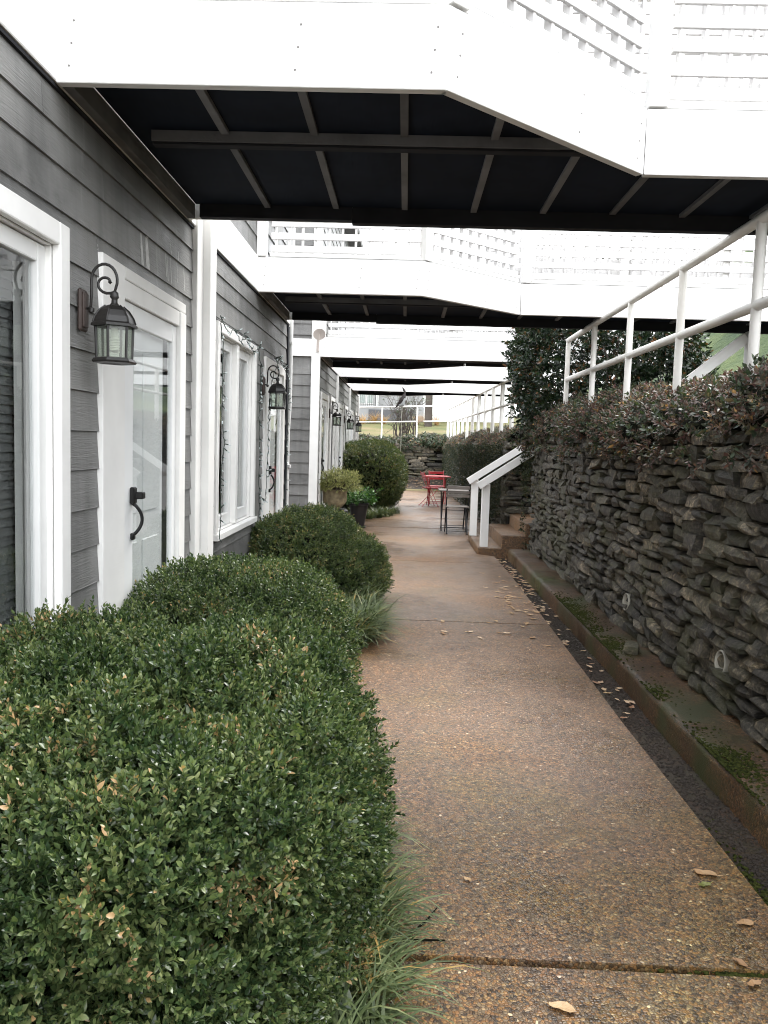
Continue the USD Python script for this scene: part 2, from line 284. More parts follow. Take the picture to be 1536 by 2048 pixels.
M('moss', {"g": ("geometry", {}), "n": ("noise_texture", {"scale": 60.0, "detail": 4.0}), "r": ("rgb_ramp", {"ramp": [(.35, (.014, .02, .005)), (.65, (.055, .062, .015))]}), "b": ("bump", {"strength": 1.0, "distance": .01}), "p": ("principled_bsdf", {"roughness": .95, "specular_ior_level": .1})},
  [("g.position", "n.vector"), ("n.fac", "r.fac"), ("r.color", "p.base_color"), ("n.fac", "b.height"), ("b.normal", "p.normal")])

# ------------------------------------------------------------------ ground, path, kerb, terrace
ZD, BELT = 2.805, 3.11          # underside of the decks, top of the white belt
part(None, 'ground', bx(-900, 900, -900, 900, -.6, -.3), 'soil', kind='structure')
part(None, 'planting_bed', cat(extr(Polygon([(-1.42, -3), (-.22, -3), (-.25, 2), (-.30, 6), (-.34, 9.6), (-1.42, 9.9)]), -.29, .015), extr(Polygon([(-1.42, 15.4), (-1.0, 15.4), (-.45, 17.2), (-.15, 20), (-.1, 22.2), (-1.42, 22.4)]), -.29, .015)), 'soil', kind='structure')
def path_poly():
    return Polygon([(-.22, -4), (1.275, -4), (1.265, 2), (1.258, 4.3), (1.285, 7), (1.30, 9), (1.285, 10.9), (1.06, 11.1), (1.06, 12.8), (1.70, 13.0), (1.45, 24), (1.4, 26.2), (-.3, 26.6), (-3.2, 26.9), (-3.2, 24.4), (-1.0, 23.3), (-.1, 22.2), (-.15, 20), (-.45, 17.2), (-1.0, 15.4), (-1.42, 15.2), (-1.42, 9.9), (-.34, 9.6), (-.30, 6), (-.25, 2)])
path = thing('path', kind='structure')
rs = np.random.RandomState(5)
cuts = [-4.5, 2.20, 6.70, 10.21, 14.35, 18.6, 22.6, 28]
for i in range(7):
    g0 = .011 if i else 0
    a, b = cuts[i] + .011 * (1 if i != 1 else 1.3), cuts[i + 1] - .009
    pg = path_poly().intersection(Polygon([(-6, a + .12 * .02 * 0 + (-6) * -.03 * 0 + .0), (6, a - .0), (6, b), (-6, b)]))
    # the joints run very slightly askew
    pg = max(getattr(pg, 'geoms', [pg]), key=lambda g: g.area)
    part(path, 'slab', extr(pg.buffer(-.004).simplify(.002), -.12, [0, .002, 0, -.002, .001, 0, 0][i]), 'aggregate')
part(path, 'joint_soil', extr(path_poly().buffer(-.012), -.13, -.022), 'soil')
part(None, 'gutter', bx(1.2, 1.50, -4, 11.08, -.2, -.055), 'gutter_wet', kind='structure')
# kerb with a worn, uneven edge
ky = np.arange(-4, 10.96, .06); prof = [(1.475, -.1), (1.478, .07), (1.492, .098), (1.52, .102), (1.80, .108), (1.86, .108)]
V = []
for y in ky:
    for k, (x, z) in enumerate(prof):
        p = np.array([[x * 9, y * 9, z * 9.0]]); n_ = float(meshkit.fbm(p, 3, 2)[0]) - .5; n2 = float(meshkit.fbm(p / 5, 2, 9)[0]) - .5
        V.append((x + (.022 * n_ if 0 < k < 5 else 0) + .03 * n2 * (k < 3), y, z + (.02 * n_ if 0 < k < 5 else 0)))
K = len(prof); Fk = [q for i in range(len(ky) - 1) for j in range(K - 1) for q in ((i*K+j, i*K+j+1, (i+1)*K+j+1), (i*K+j, (i+1)*K+j+1, (i+1)*K+j))]
e0 = (len(ky) - 1) * K; Fk += [(e0, e0 + j, e0 + j + 1) for j in range(1, K - 1)]
part(None, 'kerb', (np.array(V), np.array(Fk)[:, ::-1]), 'kerb_aggregate', smooth=50, kind='structure')

def ss(t): t = np.clip(t, 0, 1); return t * t * (3 - 2 * t)
def terrace_z(x, y):
    z = 1.45 + .36 * ss((x - 1.85) / .7) + .02 * np.maximum(x - 2.5, 0)
    back = 1.45 + .2 * ss((y - 28.6) / 1.5) + .085 * np.maximum(y - 29, 0) - .06 * np.maximum(y - 52, 0)
    z = np.where(y > 28.5, np.where(x > 1.85, np.maximum(z, back), back), z)
    z = z + 30 * np.exp(-((x - 48) / 24) ** 2 - ((y - 62) / 42) ** 2) * ss((x - 6) / 20) + .1 * (meshkit.fbm(np.stack([x * .3, y * .3, 0 * x], -1), 3) - .5) * ss((x - 3) / 3)
    return z
def grid(xs, ys, zf):
    X, Y = np.meshgrid(xs, ys, indexing='ij'); Z = zf(X, Y); n, m = X.shape
    i, j = np.meshgrid(np.arange(n - 1), np.arange(m - 1), indexing='ij'); a = (i * m + j).ravel()
    return np.stack([X, Y, Z], -1).reshape(-1, 3), np.vstack([np.stack([a, a + m, a + m + 1], 1), np.stack([a, a + m + 1, a + 1], 1)])
xn = np.concatenate([[1.86, 1.95, 2.05, 2.2, 2.4, 2.6], np.arange(2.9, 7.99, .5)])
part(None, 'terrace', cat(grid(xn, np.arange(-12, 11.01, .5), terrace_z), grid(np.arange(4.4, 8, .6), np.linspace(11, 12.86, 4), terrace_z), grid(xn, np.linspace(12.86, 28.5, 24), terrace_z)), 'soil', smooth=True, kind='structure')
part(None, 'hill', grid(np.linspace(7.9, 160, 70), np.linspace(-12, 220, 90), terrace_z), 'hill', smooth=True, kind='structure')
part(None, 'lawn', grid(np.linspace(-70, 7.9, 60), np.concatenate([np.linspace(28.5, 40, 20), np.linspace(42, 220, 40)]), terrace_z), 'lawn', smooth=True, kind='structure')
part(None, 'grass_strip', bx(-3.2, 1.44, 26.2, 27.3, -.2, .004), 'lawn', kind='structure')
part(None, 'litter_bed', grid(np.linspace(-4.2, 1.5, 8), np.linspace(27.1, 28.7, 8), lambda X, Y: -.01 + .36 * ss((Y - 27.0) / 1.6)), 'soil', smooth=True, kind='structure')

# ------------------------------------------------------------------ stone walls
def stone_mesh(L, h, d, seed, r):
    g = _g.astype(float); nz = (np.abs(g) > 0).sum(1)
    p = g * (1 - .07 * (nz - 1) * r.uniform(.3, 1.8, len(g)))[:, None] + r.uniform(-.085, .085, g.shape)
    k = (_g == (0, -1, 0)).all(1); p[k, 1] -= r.uniform(-.05, .2); p[_g[:, 1] < 0, 1] += r.uniform(-.16, .16) * _g[_g[:, 1] < 0, 0] + r.uniform(-.14, .2) * _g[_g[:, 1] < 0, 2]
    p[:, 0] += r.uniform(-.3, .3) * p[:, 2] * h / L; p[:, 2] *= 1 + r.uniform(-.22, .22) * p[:, 0]
    return p * np.array([L / 2, d / 2, h / 2]), STF
_g = np.array([(x, y, z) for x in (-1, 0, 1) for y in (-1, 0, 1) for z in (-1, 0, 1) if (x, y, z) != (0, 0, 0)], int)
_ix = {tuple(p): i for i, p in enumerate(_g)}
STF = []
for ax in range(3):
    for s in (-1, 1):
        u, w = [(1, 2), (2, 0), (0, 1)][ax]
        for a in (-1, 0):
            for b in (-1, 0):
                q = []
                for da, db in ((0, 0), (1, 0), (1, 1), (0, 1)):
                    t = [0, 0, 0]; t[ax] = s; t[u] = a + da; t[w] = b + db; q.append(_ix[tuple(t)])
                if s < 0: q = q[::-1]
                STF += [(q[0], q[1], q[2]), (q[0], q[2], q[3])]
STF = np.array(STF)
def stone_wall(label, origin, ang, length, z0, ztop, seed, limit, Lr=(.11, .27), Hr=(.06, .15), depth=.2, wave=.03, group=None, eye=None, jut=.022):
    """dry-laid wall: local x along the wall, local -y faces out"""
    r = np.random.RandomState(seed); w = thing('stone_wall', label, 'stone wall', group)
    R = rz(ang); o = np.array([origin[0], origin[1], 0.0]); out = R @ np.array([0, -1.0, 0])
    stones = []; z = z0
    while z < ztop:
        h = r.uniform(*Hr); x = -r.uniform(0, .2)
        while x < length:
            L = r.uniform(*Lr) * (.8 + 2.2 * h) ; hh = h * r.uniform(.78, 1.12)
            if r.rand() < .07: hh *= r.uniform(1.25, 1.7)
            elif r.rand() < .12: hh *= .6
            c = np.array([x + L / 2, r.uniform(-jut, jut * .6) , z + h / 2 + wave * 2 * (float(meshkit.noise(np.array([[x * .9, z * 1.1, seed]]))[0]) - .5) + r.uniform(-.008, .008)])
            m = stone_mesh(L + .006, hh + .008, depth, 0, r)
            tilt = r.normal(0, .05); ct, st = math.cos(tilt), math.sin(tilt)
            Rt = np.array([[ct, 0, -st], [0, 1, 0], [st, 0, ct]])
            if c[0] - L / 2 > -.15 and c[0] + L / 2 < length + .12:
                mm = xf((m[0] @ Rt.T + c, m[1]), R, o); cw = R @ c + o
                dist = np.linalg.norm(cw - (eye if eye is not None else np.array([0, 0, 1.5])))
                vis = 1.0 if (cw[1] > 3.3) else .01
                stones.append((L * hh / dist ** 2 * vis, mm))
            x += L + r.uniform(0, .008)
        z += h + .004
    core = xf(bx(0, length, .035, .3, z0 - .15, ztop - .03), R, o)
    part(w, 'core', core, 'stone_core')
    order = sorted(range(len(stones)), key=lambda i: -stones[i][0])
    for i in order[:limit]: part(w, 'stone', stones[i][1], 'stone', smooth=32)
    if order[limit:]: part(w, 'small_stones', cat(*[stones[i][1] for i in order[limit:]]), 'stone', smooth=32, kind='stuff')
    return w
# near wall: outward normal -x  => local -y -> world -x : rotate so that x_local -> -y ... ang = -90deg maps x->-y, -y->-x
nw = stone_wall('long dark dry-laid stone wall with two pipe ends above the mossy kerb', (1.86, 10.95), -math.pi / 2, 15.0, .10, 1.63, 3, 300, (.15, .40), (.048, .10), wave=.018)
for (y, z, yaw_) in ((6.13, .335, .05), (4.28, .37, .0)):
    pr = lathe([(.066, -.30), (.068, -.004), (.064, .0), (.060, -.004), (.058, -.30)], 28)
    zc_ = np.array([-math.cos(yaw_), -math.sin(yaw_), .06]); zc_ /= np.linalg.norm(zc_); xc_ = np.cross([0, 0, 1.0], zc_); xc_ /= np.linalg.norm(xc_)
    part(nw, 'pipe_cap', xf(lathe([(.0001, -.035), (.06, -.022)], 24), np.stack([xc_, np.cross(zc_, xc_), zc_], 1), (1.752, y, z)), 'pvc', smooth=40)
    part(nw, 'drain_pipe', xf(pr, np.stack([xc_, np.cross(zc_, xc_), zc_], 1), (1.752, y, z)), 'pvc', smooth=40)
stone_wall('short stone cheek wall of stacked slabs along the far side of the steps', (1.72, 12.92), 0, 2.9, -.1, 1.55, 8, 150, (.2, .5), (.06, .12), .22, .015)
stone_wall('short stone wall hidden beside the steps, under the dark shrub', (4.6, 10.98), math.pi, 2.74, -.1, 1.5, 9, 60, (.2, .5), (.07, .13), .2, .015)
stone_wall('ivy-grown far stretch of stone wall behind the red bistro set', (1.50, 28.5), -math.atan2(15.5, .25), 15.5, -.05, 1.5, 10, 160, (.16, .45), (.07, .14), .2, .03)
stone_wall('back wall of long stone slabs closing off the far end of the path', (-4.2, 28.6), 0, 5.8, 0, 1.5, 11, 220, (.3, .8), (.07, .13), .22, .03)

# ------------------------------------------------------------------ steps and handrails
st = thing('garden_steps', 'brown pebbled concrete steps rising through the gap in the stone wall', 'steps')
xs, zs = [1.065, 1.395, 1.72, 2.05, 2.38, 2.71, 3.04, 3.37, 3.7, 4.03], [.09, .275, .45, .62, .79, .96, 1.13, 1.3, 1.47, 1.6]
for i in range(10):
    part(st, 'step', cb(xs[i], xs[i] + (.36 if i < 9 else .8), 11.1, 12.78, -.15 if i < 2 else zs[i] - .4, zs[i], .012), 'step_aggregate')
for y, lab in ((11.22, 'white wooden stair handrail on the near edge of the steps'), (12.62, 'white wooden stair handrail on the far edge of the steps, beyond the near one')):
    h = thing('stair_handrail', lab, 'handrail')
    xo = 0 if y < 12 else -.035; part(h, 'post', cb(1.105 + xo, 1.215 + xo, y - .045, y + .045, .09, .985, .004), 'white_board')
    part(h, 'post', cb(2.70, 2.79, y - .045, y + .045, .96, 2.05, .004), 'white_board')
    part(h, 'rail', beam((1.045 + xo, y - .068, .955), (2.85, y - .068, 2.185), .04, .105), 'white_board')

# ------------------------------------------------------------------ pipe railings
rl = thing('pipe_railing', 'long white pipe railing along the top of the stone wall above the reddish ground cover', 'railing')
pts = [(1.9, -2.0), (1.9, 9.62)]
part(rl, 'top_rail', tube([(1.9, -2, 2.765), (1.9, 9.62, 2.80)], .030, 12), 'rail_paint', smooth=50)
part(rl, 'middle_rail', tube([(1.9, -2, 2.30), (1.9, 9.62, 2.335)], .030, 12), 'rail_paint', smooth=50)
for y in (-1.8, -.55, .7, 1.95, 3.2, 4.47, 5.69, 6.97, 8.28, 9.6):
    part(rl, 'post', tube([(1.9, y, 1.6), (1.9, y, 2.775)], .029, 12), 'rail_paint', smooth=50)
rl = thing('pipe_railing', 'far white pipe railing with close posts running to the corner of the back wall', 'railing')
A, B = np.array([2.0, 13.6]), np.array([1.52, 28.75])
for z, nm in ((2.80, 'top_rail'), (2.33, 'middle_rail')): part(rl, nm, tube([(*A, z), (*B, z + .03)], .028, 10), 'rail_paint', smooth=50)
for t in np.linspace(0, 1, 13): part(rl, 'post', tube([(*(A + (B - A) * t), 1.5), (*(A + (B - A) * t), 2.8 + .03 * t)], .042, 8), 'rail_paint', smooth=50)
rl = thing('pipe_railing', 'white two-rail pipe railing on top of the back wall at the far end', 'railing')
for z0, z1, nm in ((2.74, 2.95, 'top_rail'), (2.21, 2.40, 'middle_rail')): part(rl, nm, tube([(-3.6, 28.8, z0), (1.52, 28.8, z1)], .026, 10), 'rail_paint', smooth=50)
for x in (-3.5, -2.2, -.88, .39, 1.5): part(rl, 'post', tube([(x, 28.8, 1.45), (x, 28.8, 2.85 + .04 * x)], .028, 8), 'rail_paint', smooth=50)
part(rl, 'wooden_plate', cb(.42, .62, 28.74, 28.78, 2.36, 2.55), 'wood_box')

# ------------------------------------------------------------------ walkway decks
def deck(y0, mirror, label, DP=1.66):
    d = thing('walkway_deck', label, 'deck', 'white decks bridging over the path'); XR = 6.0 if not mirror else 4.1
    if not mirror: poly = [(-1.345, y0), (.11, y0), (1.08, y0 + .85), (XR, y0 + .85), (XR, y0 + DP), (-1.345, y0 + DP)]
    else: poly = [(-1.345, y0), (XR, y0), (XR, y0 + .83), (.93, y0 + .83), (.03, y0 + DP), (-1.345, y0 + DP)]
    P = Polygon(poly); inner = P.buffer(-.045, join_style=2)
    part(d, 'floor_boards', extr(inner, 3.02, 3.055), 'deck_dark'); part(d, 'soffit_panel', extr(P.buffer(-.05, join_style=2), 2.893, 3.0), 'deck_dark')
    n = len(poly)
    for i in range(n):
        a, b = np.array(poly[i]), np.array(poly[(i + 1) % n])
        if i == n - 1:                                   # ledger on the house wall
            part(d, 'ledger', bx(-1.345, -1.30, y0 + .045, y0 + DP - .05, ZD + .005, 2.892), 'joist_wood'); continue
        t = (b - a) / np.linalg.norm(b - a); nin = np.array([-t[1], t[0]])
        front = (not mirror and i in (0, 1, 2)) or (mirror and i == 0)
        e0, e1 = (.0 if i == 0 else .003), .002
        p0, p1 = a + t * e0 + nin * .021, b - t * e1 * .5 + nin * .021
        mat = 'white_board'
        if front or i == 3 - mirror * 2 or True:
            if not mirror and i == 4:                    # plain dark rim at the back
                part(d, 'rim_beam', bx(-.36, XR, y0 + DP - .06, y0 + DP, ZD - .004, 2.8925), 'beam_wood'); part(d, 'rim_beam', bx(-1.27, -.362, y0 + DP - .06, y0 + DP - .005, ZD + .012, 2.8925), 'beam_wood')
                part(d, 'fascia_board', beam((b[0] + .0, y0 + DP + .022, (ZD + BELT) / 2 + .006), (a[0], y0 + DP + .022, (ZD + BELT) / 2 + .006), .036, BELT - ZD - .03), 'white_board')
            else:
                hb = (BELT - ZD) / 2 - .003
                part(d, 'fascia_board', beam((*p0, ZD + hb), (*p1, ZD + hb), .042, 2 * hb), mat)
                if front and i < 2:
                    for u_ in (.06, .62 * np.linalg.norm(b - a), np.linalg.norm(b - a) - .05):
                        for zz in (.06, .14, .22):
                            c_ = a + t * (u_ + .012 * math.sin(zz * 90)) - nin * .0005; part(d, 'nail_head', tube([(*c_, ZD + zz), (*(c_ - nin * .0012), ZD + zz)], .0045, 7), 'nail')
                if not front: part(d, 'rim_beam', beam((*(p0 + nin * .05), ZD + .043), (*(p1 + nin * .05), ZD + .043), .05, .086), 'beam_wood')
        # railing with lattice
        if i == 3 and not mirror or (mirror and i == 1): continue
        L = np.linalg.norm(b - a); q = lambda s, z, off=0.0: np.array([*(a + t * s + nin * (.03 + off)), z])
        s1 = min(L, 5.2) if not mirror or i != 0 else L
        part(d, 'railing_post', beam(q(.05 if i else .03, BELT + .002), q(.05 if i else .03, 4.12), .085, .085, (*t, 0)), 'white_paint')
        part(d, 'cap_rail', beam(q(.0, 4.14), q(s1, 4.14), .14, .036), 'white_paint')
        part(d, 'bottom_rail', beam(q(.1, BELT + .02), q(s1 - .03, BELT + .02), .04, .035), 'white_paint')
        lz = np.arange(3.185, 4.1, .108)
        for z in lz: part(d, 'lattice_slat', beam(q(.11, z), q(s1 - .03, z), .021, .058, c=.002), 'lattice_paint')
        ns = np.arange(.15, s1 - .06, .117)
        ms = [beam(q(s, 3.15, .020), q(s, 4.11, .020), .045, .018, (*t, 0), c=.002) for s in ns]
        for m_ in ms[:60]: part(d, 'lattice_upright', m_, 'lattice_paint')
        if i in (2, 4) or mirror:
            for s in np.arange(2.0, s1, 1.75): part(d, 'railing_post', beam(q(s, BELT + .002, .06), q(s, 4.12, .06), .085, .085, (*t, 0)), 'white_paint')
    for k in range(16):                                  # joists under the floor
        x = -.86 + .405 * k
        if x > XR - .1: break
        seg = inner.intersection(sbox(x - .02, y0 - 1, x + .02, y0 + 3)).bounds
        ym = y0 + .70
        for ya, yb in ((seg[1], min(seg[3], ym - .05)), (max(seg[1], ym + .05), seg[3] - .03)):
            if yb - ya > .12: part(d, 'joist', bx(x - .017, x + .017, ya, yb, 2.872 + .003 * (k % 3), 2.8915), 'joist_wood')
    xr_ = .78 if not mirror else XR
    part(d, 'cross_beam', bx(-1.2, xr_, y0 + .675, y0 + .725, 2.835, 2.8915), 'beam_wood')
    part(d, 'beam_edge', bx(-1.2, xr_, y0 + .662, y0 + .672, 2.845, 2.8915), 'joist_wood'); part(d, 'beam_edge', bx(-1.2, xr_, y0 + .728, y0 + .738, 2.845, 2.8915), 'joist_wood')
    return d
D1 = deck(3.03, False, 'nearest white deck overhead with dark joisted underside and clipped corner', 1.835); 
D2 = deck(7.06, False, 'second white deck with latticed railing, over the round boxwood'); 
deck(12.22, True, 'third white deck, the one just past the corner post with the flood lamp')
deck(15.75, True, 'fourth white deck, a thin band between the third and the last')
deck(19.65, True, 'last and farthest white deck, a thin dark band above the back railing')
part(D2, 'support_post', cb(3.56, 3.67, 8.50, 8.61, 1.7, 2.80), 'white_board')
part(D2, 'brace', beam((2.85, 8.556, 2.16), (3.56, 8.556, 2.74), .04, .11), 'white_board')

# ------------------------------------------------------------------ town houses
ROWS = [.02, .19, .355, .52, .685, .85, 1.017, 1.184, 1.354, 1.518, 1.685, 1.853, 2.02, 2.187, 2.358, 2.524, 2.66, ZD]
UROWS = list(np.arange(BELT, 5.6, .165)) + [5.75]
def clap(x0, y0, y1, z0, z1, Rm=None, t=None):
    """one plank: top edge thin, bottom edge proud and overlapping the one below"""
    P = [(x0, z0 - .0), (x0 + .019, z0 + .001), (x0 + .0175, z0 + .004), (x0 + .007, z1 + .008), (x0, z1 + .008)]
    v = np.array([(px, y, pz) for y in (y0, y1) for px, pz in P]); n = 5
    f = [(j, (j + 1) % n, n + (j + 1) % n) for j in range(n)] + [(j, n + (j + 1) % n, n + j) for j in range(n)] + [(0, j + 1, j) for j in range(1, n - 1)] + [(n, n + j, n + j + 1) for j in range(1, n - 1)]
    f = np.array(f)[:, ::-1]
    m = (v, f)
    return xf(m, Rm, t) if Rm is not None else m
def boards(par, X, ya, yb, holes, rows, r, joint=True):
    for a, b in zip(rows[:-1], rows[1:]):
        ed = sorted({ya, yb, *[e for h in holes if h[2] < b and h[3] > a for e in h[:2] if ya < e < yb]})
        segs = []
        for e0, e1 in zip(ed[:-1], ed[1:]):
            za, zb = a, b
            for h in holes:
                if h[0] < (e0 + e1) / 2 < h[1] and h[2] < b and h[3] > a:
                    if h[2] <= za and h[3] >= zb: zb = za
                    elif h[3] < zb and h[2] <= za: za = h[3]
                    elif h[2] > za: zb = h[2]
            if zb - za < .012: continue
            if segs and segs[-1][1] == e0 and segs[-1][2:] == (za, zb): segs[-1] = (segs[-1][0], e1, za, zb)
            else: segs.append((e0, e1, za, zb))
        for e0, e1, za, zb in segs:
            if joint and e1 - e0 > 2.2:
                m_ = r.uniform(e0 + .7, e1 - .7); part(par, 'siding_board', clap(X, e0 + .002, m_ - .0012, za, zb), 'siding'); part(par, 'siding_board', clap(X, m_ + .0012, e1 - .002, za, zb), 'siding')
            else: part(par, 'siding_board', clap(X, e0 + .002, e1 - .002, za, zb), 'siding')
def wall_core(X, ya, yb, holes, z1, th=.1):
    ms = []; ed = sorted({ya, yb, *[e for h in holes for e in h[:2]]})
    for e0, e1 in zip(ed[:-1], ed[1:]):
        hs = [h for h in holes if h[0] < (e0 + e1) / 2 < h[1]]
        if hs:
            h = hs[0]
            if h[2] > .02: ms.append(bx(X - th, X, e0, e1, -.1, h[2]))
            ms.append(bx(X - th, X, e0, e1, h[3], z1))
        else: ms.append(bx(X - th, X, e0, e1, -.1, z1))
    return cat(*ms)
XW = -1.372          # back of the planks; their faces lie near x = -1.355
def casing(par, y0, y1, z0, z1, w=.085, sill=True, name='casing', w_head=None, pr=.035):
    wh = w_head or w
    part(par, name, cb(XW, XW + pr, y0 - w, y0, z0, z1 + wh), 'white_paint'); part(par, name, cb(XW, XW + pr, y1, y1 + w, z0, z1 + wh), 'white_paint')
    part(par, name, cb(XW, XW + pr - .001, y0 + .0015, y1 - .0015, z1, z1 + wh), 'white_paint')
    if sill: part(par, 'sill', cb(XW, XW + pr + .02, y0 - w - .015, y1 + w + .015, z0 - .05, z0 - .002), 'white_paint')
def sash(win, y0, y1, z0, z1, w=.06, X=XW - .02, hinge=None):
    s = part(win, 'sash', cat(cb(X - .04, X, y0, y0 + w, z0, z1), cb(X - .04, X, y1 - w, y1, z0, z1), cb(X - .039, X - .001, y0 + w, y1 - w, z0, z0 + w * 1.2), cb(X - .039, X - .001, y0 + w, y1 - w, z1 - w, z1)), 'frame_paint')
    part(win, 'pane', bx(X - .026, X - .020, y0 + w - .004, y1 - w + .004, z0 + w - .004, z1 - w + .004), 'glass')
def house(label, ya, yb, holes, cas, r):
    h = thing('townhouse', label, 'house', 'grey clapboard row houses')
    part(h, 'wall', wall_core(XW, ya, yb, holes, 5.8), 'siding')
    part(h, 'rear_wall', cat(bx(-9, -8.9, ya, yb, -.1, 5.8), bx(-8.9, XW - .1, ya, ya + .06, -.1, 5.8), bx(-8.9, XW - .1, yb - .06, yb, -.1, 5.8), bx(-8.9, XW - .1, ya + .06, yb - .06, -.1, .0), bx(-8.9, XW - .1, ya + .06, yb - .06, 2.7, 2.8)), 'room_dark')
    part(h, 'roof', cb(-9.3, -1.1, ya - .002, yb - .004, 5.8, 5.95), 'roof_grey')
    boards(h, XW, ya + .002, yb - .002, cas, ROWS, r); boards(h, XW, ya + .002, yb - .002, [], UROWS, r)
    part(h, 'belt_board', cb(XW, XW + .032, ya + .003, yb - .003, ZD + .004, BELT - .004), 'white_board')
    part(h, 'belt_flashing', bx(XW, XW + .022, ya + .003, yb - .003, ZD - .012, ZD + .002), 'beam_wood')
    return h
def door(h, y0, y1, z1, stile, hand=True, glass_to=None, seed=0):
    """storm door in front of a white panelled door; y0..y1 is the storm door leaf"""
    d = part(h, 'door', cat(cb(XW - .02, XW + .012, y0, y0 + stile, .12, z1), cb(XW - .02, XW + .012, y1 - .07, y1, .12, z1), cb(XW - .019, XW + .011, y0 + stile, y1 - .07, z1 - .10, z1), cb(XW - .019, XW + .011, y0 + stile, y1 - .07, .12, .32)), 'door_white')
    part(d, 'pane', bx(XW - .006, XW, y0 + stile - .003, y1 - .067, .315, z1 - .097), 'glass')
    leafy = [cb(XW - .075, XW - .035, y0 + .01, y1 - .1, .12, z1)]
    for (pa, pb) in ((.12, .44), (.56, .88)):
        for (qa, qb) in ((.3, .95), (1.1, 1.95)):
            w = y1 - .1 - y0
            leafy.append(cb(XW - .037, XW - .028, y0 + w * pa, y0 + w * pb, qa, qb, .008))
    part(d, 'inner_panel', cat(*leafy), 'door_white')
    if hand:
        yc = y0 + stile * .85
        part(d, 'latch_box', cat(cb(XW + .012, XW + .035, yc - .025, yc + .025, 1.165, 1.25, .006), cb(XW + .03, XW + .07, yc + .0, yc + .045, 1.19, 1.225, .004)), 'black_metal')
        a = np.linspace(0, 1, 12); px = XW + .015 + .045 * np.sin(a * math.pi) ** .7; py = yc + .005 + .02 * np.sin(a * math.pi); pz = 1.17 - .165 * a
        part(d, 'handle', cat(tube(np.stack([px, py, pz], 1), .0085, 8), cb(XW + .012, XW + .03, yc - .016, yc + .02, .985, 1.02, .005)), 'black_metal', smooth=50)
    return d
r = np.random.RandomState(21)
# unit 1: large window with blinds, wide casing and storm door
h1 = house('nearest grey clapboard house with the large window and storm door', -2.0, 5.0, [(1.2, 3.05, .55, 2.22), (3.75, 4.68, .1, 2.185)], [(1.115, 3.135, .50, 2.305), (3.475, 4.78, .0, 2.295)], r)
w = part(h1, 'window', cat(bx(XW - .1, XW, 1.2, 3.05, 2.214, 2.22), bx(XW - .1, XW, 1.2, 3.05, .55, .56), bx(XW - .1, XW, 3.04, 3.05, .56, 2.214)), 'white_paint')
casing(h1, 1.2, 3.05, .55, 2.22)
sash(w, 1.22, 3.046, .57, 2.21, .068)
for k in range(43): part(w, 'blind_slat', xf(bx(-.021, .021, 1.3, 3.05, -.001, .001), np.array([[.2, 0, .98], [0, 1, 0], [-.98, 0, .2]]), (XW - .155, 0, .62 + .036 * k)), 'blind')
cy = np.linspace(3.02, 3.17, 40); cx = XW - .125 + .012 * np.sin(cy * 170)
cv = np.array([(x, y, z) for z in (.6, 2.15) for x, y in zip(cx, cy)])
part(w, 'curtain', (cv, np.array([q for i in range(39) for q in ((i, i + 1, i + 41), (i, i + 41, i + 40))])), 'curtain', smooth=True)
part(h1, 'casing', cb(XW, XW + .034, 3.475, 3.75, .0, 2.295), 'white_paint'); part(h1, 'casing', cb(XW, XW + .036, 4.66, 4.78, .0, 2.235), 'white_paint'); part(h1, 'casing', cb(XW, XW + .033, 3.7515, 4.78, 2.238, 2.295), 'white_paint'); part(h1, 'casing', cb(XW, XW + .030, 3.7515, 4.6585, 2.15, 2.2365), 'white_paint')
door(h1, 3.755, 4.655, 2.148, .17)
part(h1, 'corner_trim', cb(XW, XW + .045, 5.0 - .012, 5.125, 0, BELT + 2.6), 'white_paint')
def drip(y0, y1, za, zb, seed, taper=.5):
    rr = np.random.RandomState(seed); V = []; Fc = []
    zz = np.linspace(za, zb, 14)
    for i, z in enumerate(zz):
        k = max(j for j in range(len(ROWS) - 1) if ROWS[j] <= z) if z < ZD else len(ROWS) - 2
        u = (z - ROWS[k]) / (ROWS[k + 1] - ROWS[k]); x = XW + .0188 - .0105 * u
        c = (y0 + y1) / 2; w_ = (y1 - y0) / 2 * (1 - taper * i / 13) * rr.uniform(.75, 1.1)
        V += [(x, c - w_, z), (x, c + w_, z)]
    for i in range(13): a = 2 * i; Fc += [(a, a + 1, a + 3), (a, a + 3, a + 2)]
    return np.array(V), np.array(Fc)
for i, (y0, y1, za, zb) in enumerate(((4.02, 4.06, 2.362, 2.52), (4.02, 4.05, 2.30, 2.354), (4.09, 4.16, 2.362, 2.53), (4.10, 4.17, 2.30, 2.354), (4.44, 4.455, 2.39, 2.52), (4.465, 4.48, 2.37, 2.52), (4.44, 4.49, 2.30, 2.355), (4.53, 4.545, 2.37, 2.52), (4.66, 4.67, 2.4, 2.52), (4.66, 4.68, 2.528, 2.58), (4.52, 4.53, 2.528, 2.6), (4.80, 4.815, 2.38, 2.52))):
    part(h1, 'paint_drip', drip(y0, y1, za, zb, i), 'drip_paint')
for i, (y0, y1, zb) in enumerate(((3.46, 3.62, 2.335), (3.6, 3.8, 2.325), (3.78, 4.0, 2.318), (4.0, 4.3, 2.31))): part(h1, 'paint_smear', drip(y0, y1, 2.296, zb, 40 + i, .25), 'drip_paint')
